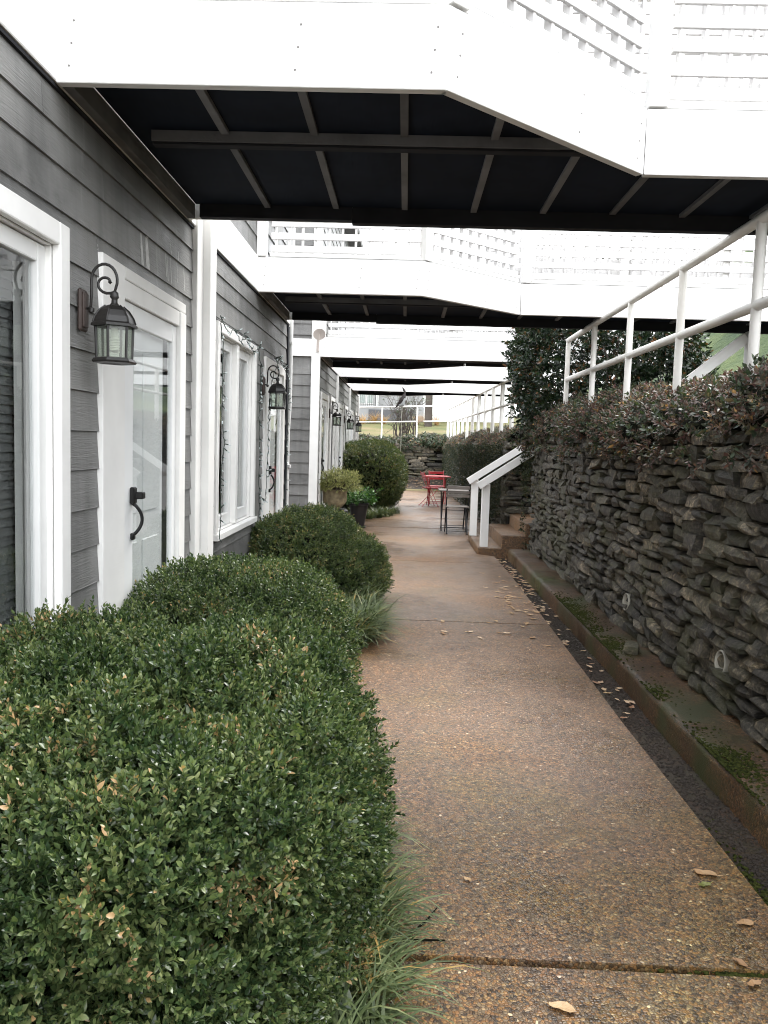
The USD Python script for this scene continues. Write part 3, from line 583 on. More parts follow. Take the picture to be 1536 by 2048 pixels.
# unit 2: casement pair, wide pale door
h2 = house('second grey clapboard house, its window hung with fairy lights', 5.0, 9.0, [(5.67, 6.99, .82, 2.26), (7.6, 8.62, .1, 2.2)], [(4.9, 5.29, -.1, 2.9), (5.6, 7.06, .74, 2.345), (7.5, 8.72, 0, 2.29)], r)
part(h2, 'corner_trim', cb(XW, XW + .092, 5.128, 5.285, 0, BELT + 2.6), 'white_paint')
w = part(h2, 'window', cat(bx(XW - .1, XW, 5.67, 6.99, 2.252, 2.26), bx(XW - .1, XW, 5.67, 6.99, .82, .83), bx(XW - .1, XW, 6.98, 6.99, .83, 2.252), cb(XW - .05, XW + .02, 6.30, 6.38, .83, 2.25)), 'white_paint')
casing(h2, 5.67, 6.99, .82, 2.26, .07)
sash(w, 5.685, 6.30, .835, 2.25, .075); sash(w, 6.38, 6.975, .835, 2.25, .075)
part(w, 'curtain', bx(XW - .14, XW - .135, 6.02, 6.28, .83, 2.25), 'curtain'); part(w, 'curtain', bx(XW - .14, XW - .135, 6.75, 6.97, .83, 2.25), 'curtain')
casing(h2, 7.6, 8.62, .02, 2.2, .095, sill=False)
door(h2, 7.605, 8.615, 2.195, .35, hand=True)
part(h2, 'corner_trim', cb(XW, XW + .03, 8.90, 9.0, 0, ZD - .02), 'beam_wood')
# units 3-5
def far_unit(label, ya, yb, facing=False):
    L = yb - ya; d0, d1 = ya + .52, ya + 1.45
    h = house(label, ya, yb, [(d0, d1, .1, 2.2), (ya + 2.05, ya + 2.75, .6, 2.25)], [(d0 - .11, d1 + .11, 0, 2.31), (ya + 1.97, ya + 2.83, .55, 2.33)], r)
    casing(h, d0, d1, .02, 2.2, .1, sill=False); door(h, d0 + .005, d1 - .005, 2.195, .14)
    casing(h, ya + 2.05, ya + 2.75, .6, 2.25, .07)
    w = part(h, 'window', bx(XW - .1, XW, ya + 2.05, ya + 2.75, .59, .6), 'white_paint'); sash(w, ya + 2.06, ya + 2.74, .61, 2.24, .06)
    part(w, 'curtain', bx(XW - .15, XW - .14, ya + 2.06, ya + 2.74, .6, 2.2), 'blind')
    part(h, 'corner_trim', cb(XW, XW + .05, yb - .11, yb - .005, 0, ZD - .02), 'white_paint')
    return h
h3 = far_unit('third grey clapboard house, stepping forward with a white corner post', 12.08, 15.35, True)
far_unit('fourth grey clapboard house, behind the large clipped shrub', 15.35, 18.68); far_unit('last and farthest grey clapboard house of the row', 18.68, 22.15)
# facing return wall of unit 3 (towards the camera)
for rows in (ROWS[:-1], UROWS):
    for a, b in zip(rows[:-1], rows[1:]):
        part(h3, 'siding_board', clap(0, 0, 2.2, a, b, np.array([[0, -1, 0], [-1, 0, 0], [0, 0, 1.0]]), (-1.465, 12.078, 0)), 'siding')
part(h3, 'belt_board', cb(-3.7, -1.462, 12.045, 12.078, 2.79, 3.05), 'white_board')
part(h3, 'corner_trim', cb(-1.462, -1.332, 12.035, 12.10, 0, 5.75), 'white_paint')
part(h3, 'wall', bx(-4.2, XW - .002, 12.079, 12.12, 0, 5.8), 'siding')
part(h2, 'wall', bx(-4.2, XW - .1, 8.998, 9.04, 0, 5.8), 'siding')
al = part(None, 'courtyard_floor', bx(-4.2, -1.43, 9.04, 12.03, -.28, -.01), 'kerb_aggregate', kind='structure')
dsp = thing('downspout', 'white rectangular downspout at the far end of the second house', 'downspout')
part(dsp, 'pipe', cb(-1.395, -1.325, 9.07, 9.16, 1.9, 4.5, .012), 'frame_paint'); part(dsp, 'pipe', beam((-1.36, 9.115, 1.93), (-1.375, 9.115, 1.62), .09, .07, c=.012), 'frame_paint'); part(dsp, 'pipe', cb(-1.41, -1.34, 9.07, 9.16, .1, 1.65, .012), 'frame_paint')
for z in (2.6, 1.2): part(dsp, 'strap', bx(-1.415, -1.322, 9.062, 9.168, z, z + .03), 'frame_paint')
fl = thing('flood_lamp', 'small round flood lamp on the white corner post of the third house', 'lamp')
part(fl, 'bracket', tube([(-1.37, 12.03, 2.86), (-1.36, 11.98, 3.0), (-1.34, 11.92, 3.12)], .02, 8), 'lamp_grey', smooth=50)
zf_ = np.array([-.2, .8, .55]); zf_ /= np.linalg.norm(zf_); xf_ = np.cross([0, 0, 1.0], zf_); xf_ /= np.linalg.norm(xf_); Rf = np.stack([xf_, np.cross(zf_, xf_), zf_], 1) * .86; part(fl, 'lamp_head', xf(lathe([(.0001, .045), (.05, .04), (.085, .02), (.105, .006), (.108, 0), (.09, .004), (.0001, .012)], 20), Rf, (-1.335, 11.9, 3.10)), 'lamp_grey', smooth=50)

# ------------------------------------------------------------------ wall lanterns
def lantern(y, label, tilt=0.0, xo=0.0):
    t = thing('wall_lantern', label, 'lantern', 'lanterns beside the house doors', loc=(-1.352, y, 0))
    o_ = lambda m: (np.asarray(m[0], float) * LS + np.array([0, 0, 1.99 * (1 - LS)]), m[1])
    part = lambda p_, nm, m, mt, smooth=False: globals()['part'](p_, nm, o_(m), mt, smooth=smooth)
    part(t, 'back_plate', cat(cb(0, .022, -.05, .05, 1.905, 2.13, .012), cb(.02, .032, -.034, .034, 1.925, 2.11, .01)), 'rust_plate')
    cx_ = .185
    a = np.linspace(0, 1, 16); path = [(.03, 0, 2.03), (.055, 0, 2.035), (.06, 0, 2.10), (.06, 0, 2.16)]
    for q in np.linspace(math.pi, -.15 * math.pi, 14): path.append((.06 + .07 + .07 * math.cos(q), 0, 2.18 + .085 * math.sin(q)))
    R0 = .07
    for q in np.linspace(-.15, -1.9, 16)[1:]:
        rr = R0 * (1 - .72 * (-(q + .15) / 1.75)); path.append((.13 + .012 + rr * math.cos(q * math.pi), 0, 2.165 + rr * .9 * math.sin(q * math.pi)))
    part(t, 'scroll_arm', cat(tube(path, np.linspace(.0085, .0075, len(path)), 8), xf(lathe([(.0001, -.018), (.016, -.01), (.016, .01), (.0001, .018)], 10), None, (.06, 0, 2.02)), xf(lathe([(.0001, -.012), (.012, 0), (.0001, .012)], 10), None, path[-1])), 'bronze_metal', smooth=50)
    part(t, 'hook_stem', xf(lathe([(.008, 2.125), (.02, 2.115), (.024, 2.09), (.015, 2.08), (.017, 2.06), (.03, 2.045)], 12), None, (cx_, 0, 0)), 'bronze_metal', smooth=50)
    o6 = math.pi / 6
    part(t, 'hood', xf(lathe([(.026, 2.05), (.045, 2.043), (.075, 2.018), (.098, 1.985), (.108, 1.955), (.122, 1.945), (.122, 1.932), (.10, 1.93), (.0001, 1.97)], 6, o6), None, (cx_, 0, 0)), 'bronze_metal')
    for k in range(6):
        th = o6 + k * math.pi / 3; c, s = math.cos(th), math.sin(th)
        part(t, 'cage_bar', tube([(cx_ + .092 * c, s * .092, 1.76), (cx_ + .098 * c, s * .098, 1.935)], .0075, 6), 'bronze_metal')
        part(t, 'hood_rib', tube([(cx_ + .047 * c, .047 * s, 2.045), (cx_ + .078 * c, .078 * s, 2.02), (cx_ + .101 * c, .101 * s, 1.985), (cx_ + .112 * c, .112 * s, 1.953)], .0045, 5), 'bronze_metal')
        th2 = th + math.pi / 6; R_ = rz(th2)
        part(t, 'glass_pane', xf(bx(.079, .082, -.044, .044, 1.765, 1.93), R_, (cx_, 0, 0)), 'lamp_glass')
    part(t, 'base_ring', xf(lathe([(.0001, 1.752), (.088, 1.745), (.112, 1.738), (.118, 1.748), (.108, 1.762), (.09, 1.768), (.0001, 1.768)], 6, o6), None, (cx_, 0, 0)), 'bronze_metal')
    hx = np.linspace(0, 5 * 2 * math.pi, 60)
    part(t, 'bulb', cat(tube(np.stack([cx_ + .022 * np.cos(hx), .022 * np.sin(hx), 1.80 + .07 * hx / hx[-1]], 1), .0065, 6), xf(lathe([(.02, 1.87), (.022, 1.90), (.016, 1.928), (.0001, 1.93)], 10), None, (cx_, 0, 0))), 'bulb', smooth=60)
    return t
LS = .76
for y, lb in ((3.27, 'nearest black wall lantern with scrolled arm, beside the storm door'), (7.42, 'second black wall lantern, fairy lights wound round its arm'), (13.85, 'third wall lantern, on the house behind the corner post'), (17.2, 'fourth wall lantern, on the house above the large clipped shrub'), (20.3, 'farthest and smallest wall lantern, near the end of the house row')): lantern(y, lb)

# ------------------------------------------------------------------ fairy lights
def fairy(label, path, seed, bulbs=60):
    r = np.random.RandomState(seed); P = np.array(path, float)
    s = np.concatenate([[0], np.cumsum(np.linalg.norm(np.diff(P, axis=0), axis=1))]); n = int(s[-1] / .03)
    u = np.linspace(0, s[-1], n); Q = np.stack([np.interp(u, s, P[:, k]) for k in range(3)], 1)
    w_ = np.cumsum(r.normal(0, .01, (n, 2)), 0); w_ -= np.stack([np.convolve(w_[:, k], np.ones(25) / 25, 'same') for k in (0, 1)], 1)
    Q[:, 1] += np.clip(w_[:, 0], -.05, .05); Q[:, 2] += np.clip(w_[:, 1], -.03, .03) * .5; Q[:, 0] += np.abs(r.normal(0, .006, n))
    t = thing('fairy_lights', label, 'fairy lights')
    part(t, 'cable', tube(Q, .0032, 5), 'wire_green', smooth=True)
    for k in r.choice(n, min(bulbs, n), replace=False):
        d = np.array([r.uniform(.2, .8), r.normal(0, .8), r.normal(-.3, .6)]); d /= np.linalg.norm(d)
        sock = tube([Q[k], Q[k] + d * .03], .0045, 6); bl = tube([Q[k] + d * .03, Q[k] + d * .045, Q[k] + d * .055], [.005, .0045, .0008], 6)
        b = part(t, 'socket', sock, 'wire_green', smooth=50); part(b, 'light_bulb', bl, 'tiny_bulb', smooth=50)
X0 = -1.318
swag = [(X0, 5.62, .75), (X0, 5.62, 1.2), (X0, 5.70, 1.5), (X0, 5.63, 1.8), (X0, 5.64, 2.1), (X0 - .01, 5.60, 2.36), (X0, 5.85, 2.27), (X0, 6.05, 2.34), (X0, 6.25, 2.24), (X0, 6.40, 2.36), (X0, 6.5, 2.30), (X0, 6.75, 2.25), (X0, 7.02, 2.32), (X0, 7.10, 2.1), (X0, 7.08, 1.7), (X0, 7.11, 1.3), (X0, 7.09, .8)]
fairy('dark fairy light string draped over and down the second house window', swag, 1, 75)
fairy('dark fairy light string hanging from the second lantern beside the door', [(-1.30, 7.08, 1.0), (-1.29, 7.3, .95), (-1.30, 7.44, 1.3), (-1.30, 7.42, 1.7), (-1.27, 7.42, 2.05), (-1.20, 7.42, 2.27), (-1.30, 7.7, 2.3), (-1.30, 8.0, 2.33), (-1.30, 8.3, 2.27), (-1.31, 8.74, 2.2), (-1.32, 8.76, 1.5), (-1.32, 8.75, .8)], 2, 60)

# ------------------------------------------------------------------ foliage
def leaf_mesh(L, W, fold=.25, curl=.15, secs=2):
    """pointed leaf along +y from the origin, facing +z"""
    ts = np.linspace(0, 1, secs + 2); v = [(0, 0, 0)]; prof = [0] + [math.sin(math.pi * (t ** .85)) for t in ts[1:-1]] + [0]
    for t, p in zip(ts[1:-1], prof[1:-1]):
        z = -curl * L * t * t
        v += [(-W / 2 * p, L * t, z + fold * W * p / 2), (0, L * t, z), (W / 2 * p, L * t, z + fold * W * p / 2)]
    v.append((0, L, -curl * L)); f = [(0, 2, 1), (0, 3, 2)]
    for k in range(secs - 1):
        a = 1 + 3 * k; b = a + 3
        f += [(a, a + 1, b + 1), (a, b + 1, b), (a + 1, a + 2, b + 2), (a + 1, b + 2, b + 1)]
    a = 1 + 3 * (secs - 1); e = len(v) - 1
    f += [(a, a + 1, e), (a + 1, a + 2, e)]
    return np.array(v, float), np.array(f)
def orient(d, roll, r=None):
    d = np.asarray(d, float); d = d / np.linalg.norm(d); ref = np.array([0, 0, 1.0]) if abs(d[2]) < .93 else np.array([1.0, 0, 0])
    a = np.cross(d, ref); a /= np.linalg.norm(a); b = np.cross(a, d)
    x = a * math.cos(roll) + b * math.sin(roll); z = np.cross(x, d)
    return np.stack([x, d, z], 1)          # columns: x, y(leaf axis), z
def sprig(seed, n=14, H=.055, L=.021, W=.0095, spread=.9, stem=True, opp=True, secs=2, tip=True):
    r = np.random.RandomState(seed); ms = []; st_ = [(0, 0, -.012)] ; cur = np.array([0, 0, -.012]); dirv = np.array([r.normal(0, .18), r.normal(0, .18), 1.0])
    nn = max(2, n // 2) if opp else n
    for k in range(nn):
        t = (k + 1) / nn; cur = np.array([0, 0, -.012]) + dirv * (H + .012) * t; st_.append(tuple(cur)); phi = k * (math.pi / 2 if opp else 2.4) + r.uniform(-.3, .3)
        for s in ((0, math.pi) if opp else (0,)):
            el = spread * (1.15 - .75 * t) + r.normal(0, .16); az = phi + s + r.normal(0, .15)
            d = np.array([math.cos(az) * math.sin(el), math.sin(az) * math.sin(el), math.cos(el)])
            sc = r.uniform(.75, 1.15) * (1.0 if t < .8 else .8); m = leaf_mesh(L * sc, W * sc * r.uniform(.85, 1.15), r.uniform(.1, .45), r.uniform(-.05, .3), secs)
            # upper side of the leaf towards the stem tip
            y = d; zt_ = np.array([0, 0, 1.0]) - y * y[2]; 
            if np.linalg.norm(zt_) < .05: zt_ = np.array([1.0, 0, 0])
            zt_ /= np.linalg.norm(zt_); x = np.cross(y, zt_); R = np.stack([x, y, zt_], 1)
            ms.append(xf(m, R, cur))
    if stem: ms.append(tube(st_, .0009, 3, False))
    return cat(*ms)
def quat(R):
    m = trimesh.transformations.quaternion_from_matrix(np.block([[R, np.zeros((3, 1))], [np.zeros((1, 3)), 1]])); return m
def instancer(par, name, protos, P, Dv, S, seed, mat, kind='stuff', smooth=True, pname='sprig'):
    """sprays of leaves on the points P growing along Dv"""
    r = np.random.RandomState(seed); base = str(par.GetPath()); path = base + '/' + numbered(base, name)
    pi = UsdGeom.PointInstancer.Define(stage, path); rel = pi.CreatePrototypesRel()
    for k, m in enumerate(protos):
        mm = mat[k % len(mat)] if isinstance(mat, (list, tuple)) else mat
        pm = usdkit.mesh(stage, f'{path}/' + (pname if k == 0 else f'{pname}_{k:03d}'), m, '/World/Looks/' + mm, smooth=smooth); rel.AddTarget(pm.GetPath()); leaf_random(pm, m)
    n = len(P); d = Dv / np.linalg.norm(Dv, axis=1, keepdims=True); z = np.array([0, 0, 1.0])
    # quaternion taking z to d, after a random turn about z
    h = d + z; bad = np.linalg.norm(h, axis=1) < 1e-3; h[bad] = [1, 0, 0]; h /= np.linalg.norm(h, axis=1, keepdims=True)
    q1 = np.concatenate([(h @ z)[:, None], np.cross(np.tile(z, (n, 1)), h)], 1)
    a = r.uniform(0, 2 * math.pi, n); q2 = np.stack([np.cos(a / 2), 0 * a, 0 * a, np.sin(a / 2)], 1)
    w = q1[:, 0] * q2[:, 0] - q1[:, 3] * q2[:, 3]; x = q1[:, 1] * q2[:, 0] + q1[:, 2] * q2[:, 3]; y = q1[:, 2] * q2[:, 0] - q1[:, 1] * q2[:, 3]; zz = q1[:, 0] * q2[:, 3] + q1[:, 3] * q2[:, 0]
    pi.CreatePositionsAttr(Vt.Vec3fArray.FromNumpy(P.astype(np.float32)))
    pi.CreateOrientationsAttr(Vt.QuathArray([Gf.Quath(float(w[i]), float(x[i]), float(y[i]), float(zz[i])) for i in range(n)]))
    pi.CreateScalesAttr(Vt.Vec3fArray.FromNumpy(np.repeat(np.asarray(S, np.float32)[:, None], 3, 1)))
    pi.CreateProtoIndicesAttr(Vt.IntArray.FromNumpy(r.randint(0, len(protos), n).astype(np.int32)))
    return put(pi.GetPrim(), kind=kind)
def blob(c, rad, p=2.6, sub=4):
    s = trimesh.creation.icosphere(sub); v = np.array(s.vertices); v = v / (np.abs(v) ** p).sum(1, keepdims=True) ** (1 / p)
    return v * np.array(rad) + np.array(c), np.array(s.faces)
def shape(blobs, amp, freq, seed, zmin=None, clump=.05):
    man = m3.Manifold()
    for c, rad, p in blobs:
        v, f = blob(c, rad, p); man = man + m3.Manifold(m3.Mesh(v.astype(np.float32), f.astype(np.uint32)))
    if zmin is not None: man = man.trim_by_plane((0, 0, 1), zmin)
    man = man.refine_to_length(.055); me = man.to_mesh(); t = trimesh.Trimesh(me.vert_properties[:, :3], me.tri_verts)
    trimesh.smoothing.filter_taubin(t, iterations=6)
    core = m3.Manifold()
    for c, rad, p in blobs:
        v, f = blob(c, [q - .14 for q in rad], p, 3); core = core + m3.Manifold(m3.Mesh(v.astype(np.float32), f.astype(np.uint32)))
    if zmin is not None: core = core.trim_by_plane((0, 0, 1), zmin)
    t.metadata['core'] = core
    v = np.array(t.vertices); n = np.array(t.vertex_normals)
    d = (meshkit.fbm(v * freq, 4, seed) - .5) * 2 * amp + (meshkit.noise(v * freq * 4, seed + 7) - .5) * amp * .6
    t.vertices = v + n * (d + (meshkit.noise(v * 8.5, seed + 3) - .5) * clump)[:, None]
    return t
def shrub(t, surf, protos, count, seed, mat, jitter=.06, upness=.5, wild=.5, scale=(.8, 1.25), zcut=.04, core='box_leaf_dark', cins=.07, name='foliage', keep=None):
    part(t, 'inner_twigs', surf.metadata['core'], 'twig', smooth=True)
    P, fi = trimesh.sample.sample_surface(surf, count, seed=seed); N = np.array(surf.face_normals)[fi]; r = np.random.RandomState(seed)
    k = P[:, 2] > zcut
    if keep is not None:
        Q, N2 = P[k][::3] - N[k][::3] * (cins - .015), N[k][::3]; instancer(t, 'inner_foliage', protos, Q, N2 + r.normal(0, .5, N2.shape), r.uniform(*scale, len(Q)), seed + 1, mat); k &= keep(P, N)
    P, N = P[k], N[k]
    P = P - N * (r.beta(1.3, 2.2, (len(P), 1)) * jitter * 1.6 - jitter * .25)
    D = N * .8 + np.array([0, 0, upness]) + r.normal(0, wild, N.shape)
    return instancer(t, name, protos, P, D, r.uniform(*scale, len(P)), seed, mat)
BOX = [sprig(100 + i, 14 + 2 * (i % 3), .042 + .010 * (i % 3), .0178, .0092) for i in range(8)]
BOXS = [sprig(130 + i, 12, .045, .019, .011, secs=1) for i in range(5)]
t = thing('boxwood_shrub', 'nearest big bright green boxwood filling the lower corner beside the path', 'shrub')
S1 = shape([((-.74, 1.98, .38), (.58, .80, .50), 2.5), ((-.47, 2.2, .39), (.38, .62, .50), 2.6), ((-1.0, 2.35, .42), (.36, .50, .48), 2.5)], .12, 2.9, 1, 0.0, .10)
holes = lambda P, N: (meshkit.fbm(P * 5.5, 3, 21) > .29) | (meshkit.noise(P * 40, 2) > .75)
shrub(t, S1, BOX, 42000, 11, 'box_leaf', .085, cins=.11, keep=holes)
t = thing('boxwood_shrub', 'second boxwood with straw-tipped leaves, between the big one and the round one', 'shrub')
S2 = shape([((-.90, 4.08, .37), (.46, .66, .45), 2.9), ((-.64, 4.12, .35), (.37, .62, .42), 2.6)], .07, 3.0, 2, 0.0, .08)
shrub(t, S2, BOX, 16000, 12, 'box_leaf', .08, cins=.10, keep=holes)
t = thing('boxwood_shrub', 'round dark boxwood further back, just before the brown path widens', 'shrub')
S3 = shape([((-.90, 7.35, .41), (.52, .80, .43), 2.2), ((-.58, 7.45, .26), (.44, .74, .36), 2.1)], .07, 3.0, 3, 0.0)
shrub(t, S3, BOXS, 10500, 13, ['box_leaf_dark', 'box_leaf', 'box_leaf', 'box_leaf_dark', 'box_leaf_mid'], .06, scale=(.9, 1.4))
t = thing('clipped_shrub', 'large smoothly clipped dome shrub behind the flower pots', 'shrub')
S4 = shape([((-.83, 18.1, .78), (.82, 1.25, .74), 2.5)], .04, 2.0, 4, .12)
CAM = [sprig(160 + i, 10, .06, .032, .015, secs=1) for i in range(4)]
shrub(t, S4, CAM, 9000, 14, ['box_leaf_dark', 'box_leaf_dark', 'box_leaf_mid', 'box_leaf_dark'], .06, scale=(.9, 1.5))
rr_ = np.random.RandomState(77)
for k in range(7):
    p, fi = trimesh.sample.sample_surface(S4, 1, seed=300 + k); n_ = S4.face_normals[fi[0]]
    if n_[1] > .1 and k > 3: continue
    fm = cat(*[xf(leaf_mesh(.035, .03, .3, .2), orient([math.cos(a), math.sin(a), .4], 0)) for a in np.arange(0, 6.28, 1.05)])
    part(t, 'blossom', xf(fm, None, p[0] + n_ * .05), 'red_paint' if k % 2 == 0 else 'white_board')
# liriope tufts
def tuft_mesh(seed, n=150, R=.09, H=.30, w=.0048):
    r = np.random.RandomState(seed); V = []; Fc = []
    for k in range(n):
        az = r.uniform(0, 2 * math.pi); b = np.array([r.normal(0, R * .45), r.normal(0, R * .45), 0]); L = H * r.uniform(.6, 1.15); el = r.uniform(.15, .9); dr = np.array([math.cos(az), math.sin(az), 0]); side = np.array([-math.sin(az), math.cos(az), 0])
        m = 6; p = b.copy(); a = el; q = len(V); ww = w * r.uniform(.7, 1.2)
        for i in range(m + 1):
            t_ = i / m; wi = ww * (1 - t_ ** 2.2) + .0004
            V += [tuple(p - side * wi), tuple(p + side * wi)]
            p = p + (dr * math.sin(a) + np.array([0, 0, math.cos(a)])) * L / m; a += r.uniform(.14, .34)
        for i in range(m): c = q + 2 * i; Fc += [(c, c + 1, c + 3), (c, c + 3, c + 2)]
    return np.array(V), np.array(Fc)
TUFT = [tuft_mesh(i) for i in range(4)]
for lab, pts_ in (('grassy liriope clump spilling onto the path at the foot of the nearest boxwood', [(-.10, 1.75), (-.12, 1.95), (-.11, 2.1), (-.15, 2.25), (-.12, 2.4), (-.18, 2.55), (-.14, 2.7), (-.2, 1.6), (-.22, 2.9), (-.12, 1.9), (-.10, 2.25)]),
                  ('grassy liriope clump at the foot of the round boxwood', [(-.36, 5.75), (-.30, 5.95), (-.27, 6.15), (-.26, 6.35), (-.40, 6.1), (-.38, 6.4), (-.29, 6.55), (-.5, 5.9), (-.55, 6.2), (-.34, 6.75), (-.45, 6.6), (-.32, 6.0)]),
                  ('dark grassy clump under the large clipped shrub', [(-.95, 15.9), (-.7, 15.8), (-.55, 16.1), (-.4, 16.4), (-.3, 16.7), (-.8, 16.2), (-.6, 16.5), (-.2, 17.2), (-.45, 16.8)])):
    t = thing('liriope_clump', lab, 'grass clump'); r2 = np.random.RandomState(len(lab))
    for i, (x, y) in enumerate(pts_):
        leaf_part(t, 'tuft', xf(TUFT[i % 4], rz(r2.uniform(0, 6)) * r2.uniform(.85, 1.15) * (1.35 if 5 < y < 8 else 1), (x, y, .0)), 'liriope' if y < 10 else 'box_leaf_dark')
# ground cover over the wall top
COV = [sprig(200 + i, 9, .06, .042, .02, 1.15, opp=False) for i in range(6)]
def cover_surface(xa, xb, ya, yb, zf, nx=24, ny=90):
    X, Y = np.meshgrid(np.linspace(0, 1, nx), np.linspace(ya, yb, ny), indexing='ij'); P = np.stack([*zf(X, Y)], -1).reshape(-1, 3)
    i, j = np.meshgrid(np.arange(nx - 1), np.arange(ny - 1), indexing='ij'); a = (i * ny + j).ravel()
    f = np.vstack([np.stack([a, a + ny, a + ny + 1], 1), np.stack([a, a + ny + 1, a + 1], 1)])
    t = trimesh.Trimesh(P, f, process=False); v = P + np.array(t.vertex_normals) * ((meshkit.fbm(P * 2.4, 4, 5) - .5) * .30 + (meshkit.noise(P * 9, 3) - .5) * .07)[:, None]
    return trimesh.Trimesh(v, f, process=False)
def near_cover(u, y):
    # u 0..1 : hanging lip, up over the wall edge, up the slope
    k = np.array([0, .06, .14, .28, .45, .65, 1.0]); xk = np.array([1.74, 1.66, 1.66, 1.76, 2.0, 2.4, 4.6]); zk = np.array([1.57, 1.62, 1.72, 1.86, 2.0, 2.06, 2.18])
    return np.interp(u, k, xk) - .05 * np.sin(y * 1.3), y, np.interp(u, k, zk) + .05 * np.sin(y * .9) + .025 * np.clip(6 - y, 0, 3)
gc = thing('ground_cover', 'reddish green creeping ground cover spilling over the top of the near stone wall', 'ground cover', kind='stuff')
GC = cover_surface(0, 1, -1.5, 11.0, near_cover)
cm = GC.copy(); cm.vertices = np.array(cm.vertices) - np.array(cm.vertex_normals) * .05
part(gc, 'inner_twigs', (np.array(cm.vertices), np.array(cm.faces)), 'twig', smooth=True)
def scatter(t, surf, protos, n, seed, mat, jit, up, wild, sc, name='foliage', keep=None):
    P, fi = trimesh.sample.sample_surface(surf, n, seed=seed); N = np.array(surf.face_normals)[fi]; r = np.random.RandomState(seed)
    if keep is not None: k = keep(P); P, N = P[k], N[k]
    P = P - N * (r.beta(1.3, 2, (len(P), 1)) * jit * 1.6 - jit * .3)
    instancer(t, name, protos, P, N * .8 + np.array([0, 0, up]) + r.normal(0, wild, N.shape), r.uniform(*sc, len(P)), seed, mat)
mats_c = ['cover_leaf', 'cover_leaf', 'cover_green', 'cover_leaf', 'cover_green', 'cover_leaf']
scatter(gc, GC, COV, 15000, 31, mats_c, .06, .3, .5, (.65, 1.15), keep=lambda P: P[:, 1] > 2.0)
r3 = np.random.RandomState(8); dp = np.stack([np.full(170, 1.66) + r3.normal(0, .03, 170), r3.uniform(2.5, 10.9, 170), 1.56 - np.abs(r3.normal(0, .05, 170))], 1)
instancer(gc, 'trailing_shoots', COV, dp, np.stack([r3.normal(-.3, .3, 170), r3.normal(0, .5, 170), -np.ones(170)], 1), r3.uniform(.6, 1.1, 170), 5, mats_c)
def far_cover(u, y):
    k = np.array([0, .15, .3, .6, 1.0]); xk = np.array([.05, -.10, .0, .35, 1.8]); zk = np.array([1.45, 1.52, 1.70, 1.84, 1.95]); wx = 1.74 - (y - 12.9) * .25 / 15.5
    return np.interp(u, k, xk) + wx - .06 * np.sin(y * 1.7), y, np.interp(u, k, zk) + .07 * np.sin(y * 1.1)
gc2 = thing('ground_cover', 'reddish ground cover mounded along the far wall under the close-posted railing', 'ground cover', kind='stuff')
GF = cover_surface(0, 1, 13.0, 28.9, far_cover)
cm = GF.copy(); cm.vertices = np.array(cm.vertices) - np.array(cm.vertex_normals) * .05
part(gc2, 'inner_twigs', (np.array(cm.vertices), np.array(cm.faces)), 'twig', smooth=True)
scatter(gc2, GF, COV, 12000, 32, mats_c, .05, .3, .5, (.6, 1.1))
gc3 = thing('ground_cover', 'dark green creeper hanging along the top of the back wall', 'ground cover', kind='stuff')
def back_cover(u, s):
    k = np.array([0, .2, .4, .7, 1.0]); yk = np.array([28.5, 28.40, 28.5, 28.8, 29.6]); zk = np.array([1.28, 1.42, 1.62, 1.78, 1.8])
    return s, np.interp(u, k, yk), np.interp(u, k, zk) + .06 * np.sin(s * 2.1) + .05 * np.clip(s, -2, 1.5)
GB = cover_surface(0, 1, -4.2, 1.7, back_cover, 14, 50); GB.invert() if GB.face_normals[:, 2].mean() < 0 else None
cm = GB.copy(); cm.vertices = np.array(cm.vertices) - np.array(cm.vertex_normals) * .05
part(gc3, 'inner_twigs', (np.array(cm.vertices), np.array(cm.faces)), 'twig', smooth=True)
scatter(gc3, GB, COV, 3600, 33, ['cover_green', 'cover_green', 'shrub_leaf', 'cover_leaf', 'cover_green', 'cover_green'], .06, .2, .5, (.9, 1.6))
# ivy on the far wall face and round the steps
IVY = [sprig(230 + i, 6, .05, .05, .045, 1.3, opp=False, secs=1) for i in range(4)]
iv = thing('ivy', 'dark ivy clinging to the far stretch of stone wall behind the bistro chairs', 'ivy', kind='stuff')
n = 7500; ri = np.random.RandomState(41); yy = 13.0 + 15.3 * ri.beta(1, 1.25, n); zz_ = 1.55 * ri.beta(1.5, 1.0, n); keep_ = meshkit.fbm(np.stack([yy * .8, zz_ * 1.6, 0 * yy], 1), 3, 4) > .40 - .25 * (zz_ / 1.5)
P = np.stack([1.70 - (yy - 12.9) * .25 / 15.5 - .09 - np.abs(ri.normal(0, .02, n)), yy, zz_], 1)[keep_]
instancer(iv, 'foliage', IVY, P, np.tile([-1.0, -.3, .35], (len(P), 1)) + ri.normal(0, .35, P.shape), ri.uniform(.35, .75, len(P)), 41, 'ivy_leaf')
iv = thing('ivy', 'ivy draped over the end of the near wall and the slabs beside the steps', 'ivy', kind='stuff')
n = 190; P1 = np.stack([1.72 + ri.uniform(-.09, -.02, n), 11.0 - np.abs(ri.normal(0, .3, n)), 1.62 * ri.beta(2.2, 1, n) + .05], 1); P2 = np.stack([ri.uniform(1.7, 2.9, 500), 12.76 - np.abs(ri.normal(0, .05, 500)), ri.uniform(1.1, 1.6, 500)], 1)
P = np.vstack([P1, P2]); Dv = np.vstack([np.tile([-1.0, .1, .3], (n, 1)), np.tile([-.3, -1.0, .2], (500, 1))]) + ri.normal(0, .35, P.shape)
instancer(iv, 'foliage', IVY, P, Dv, ri.uniform(.45, .85, len(P)), 42, 'ivy_leaf')
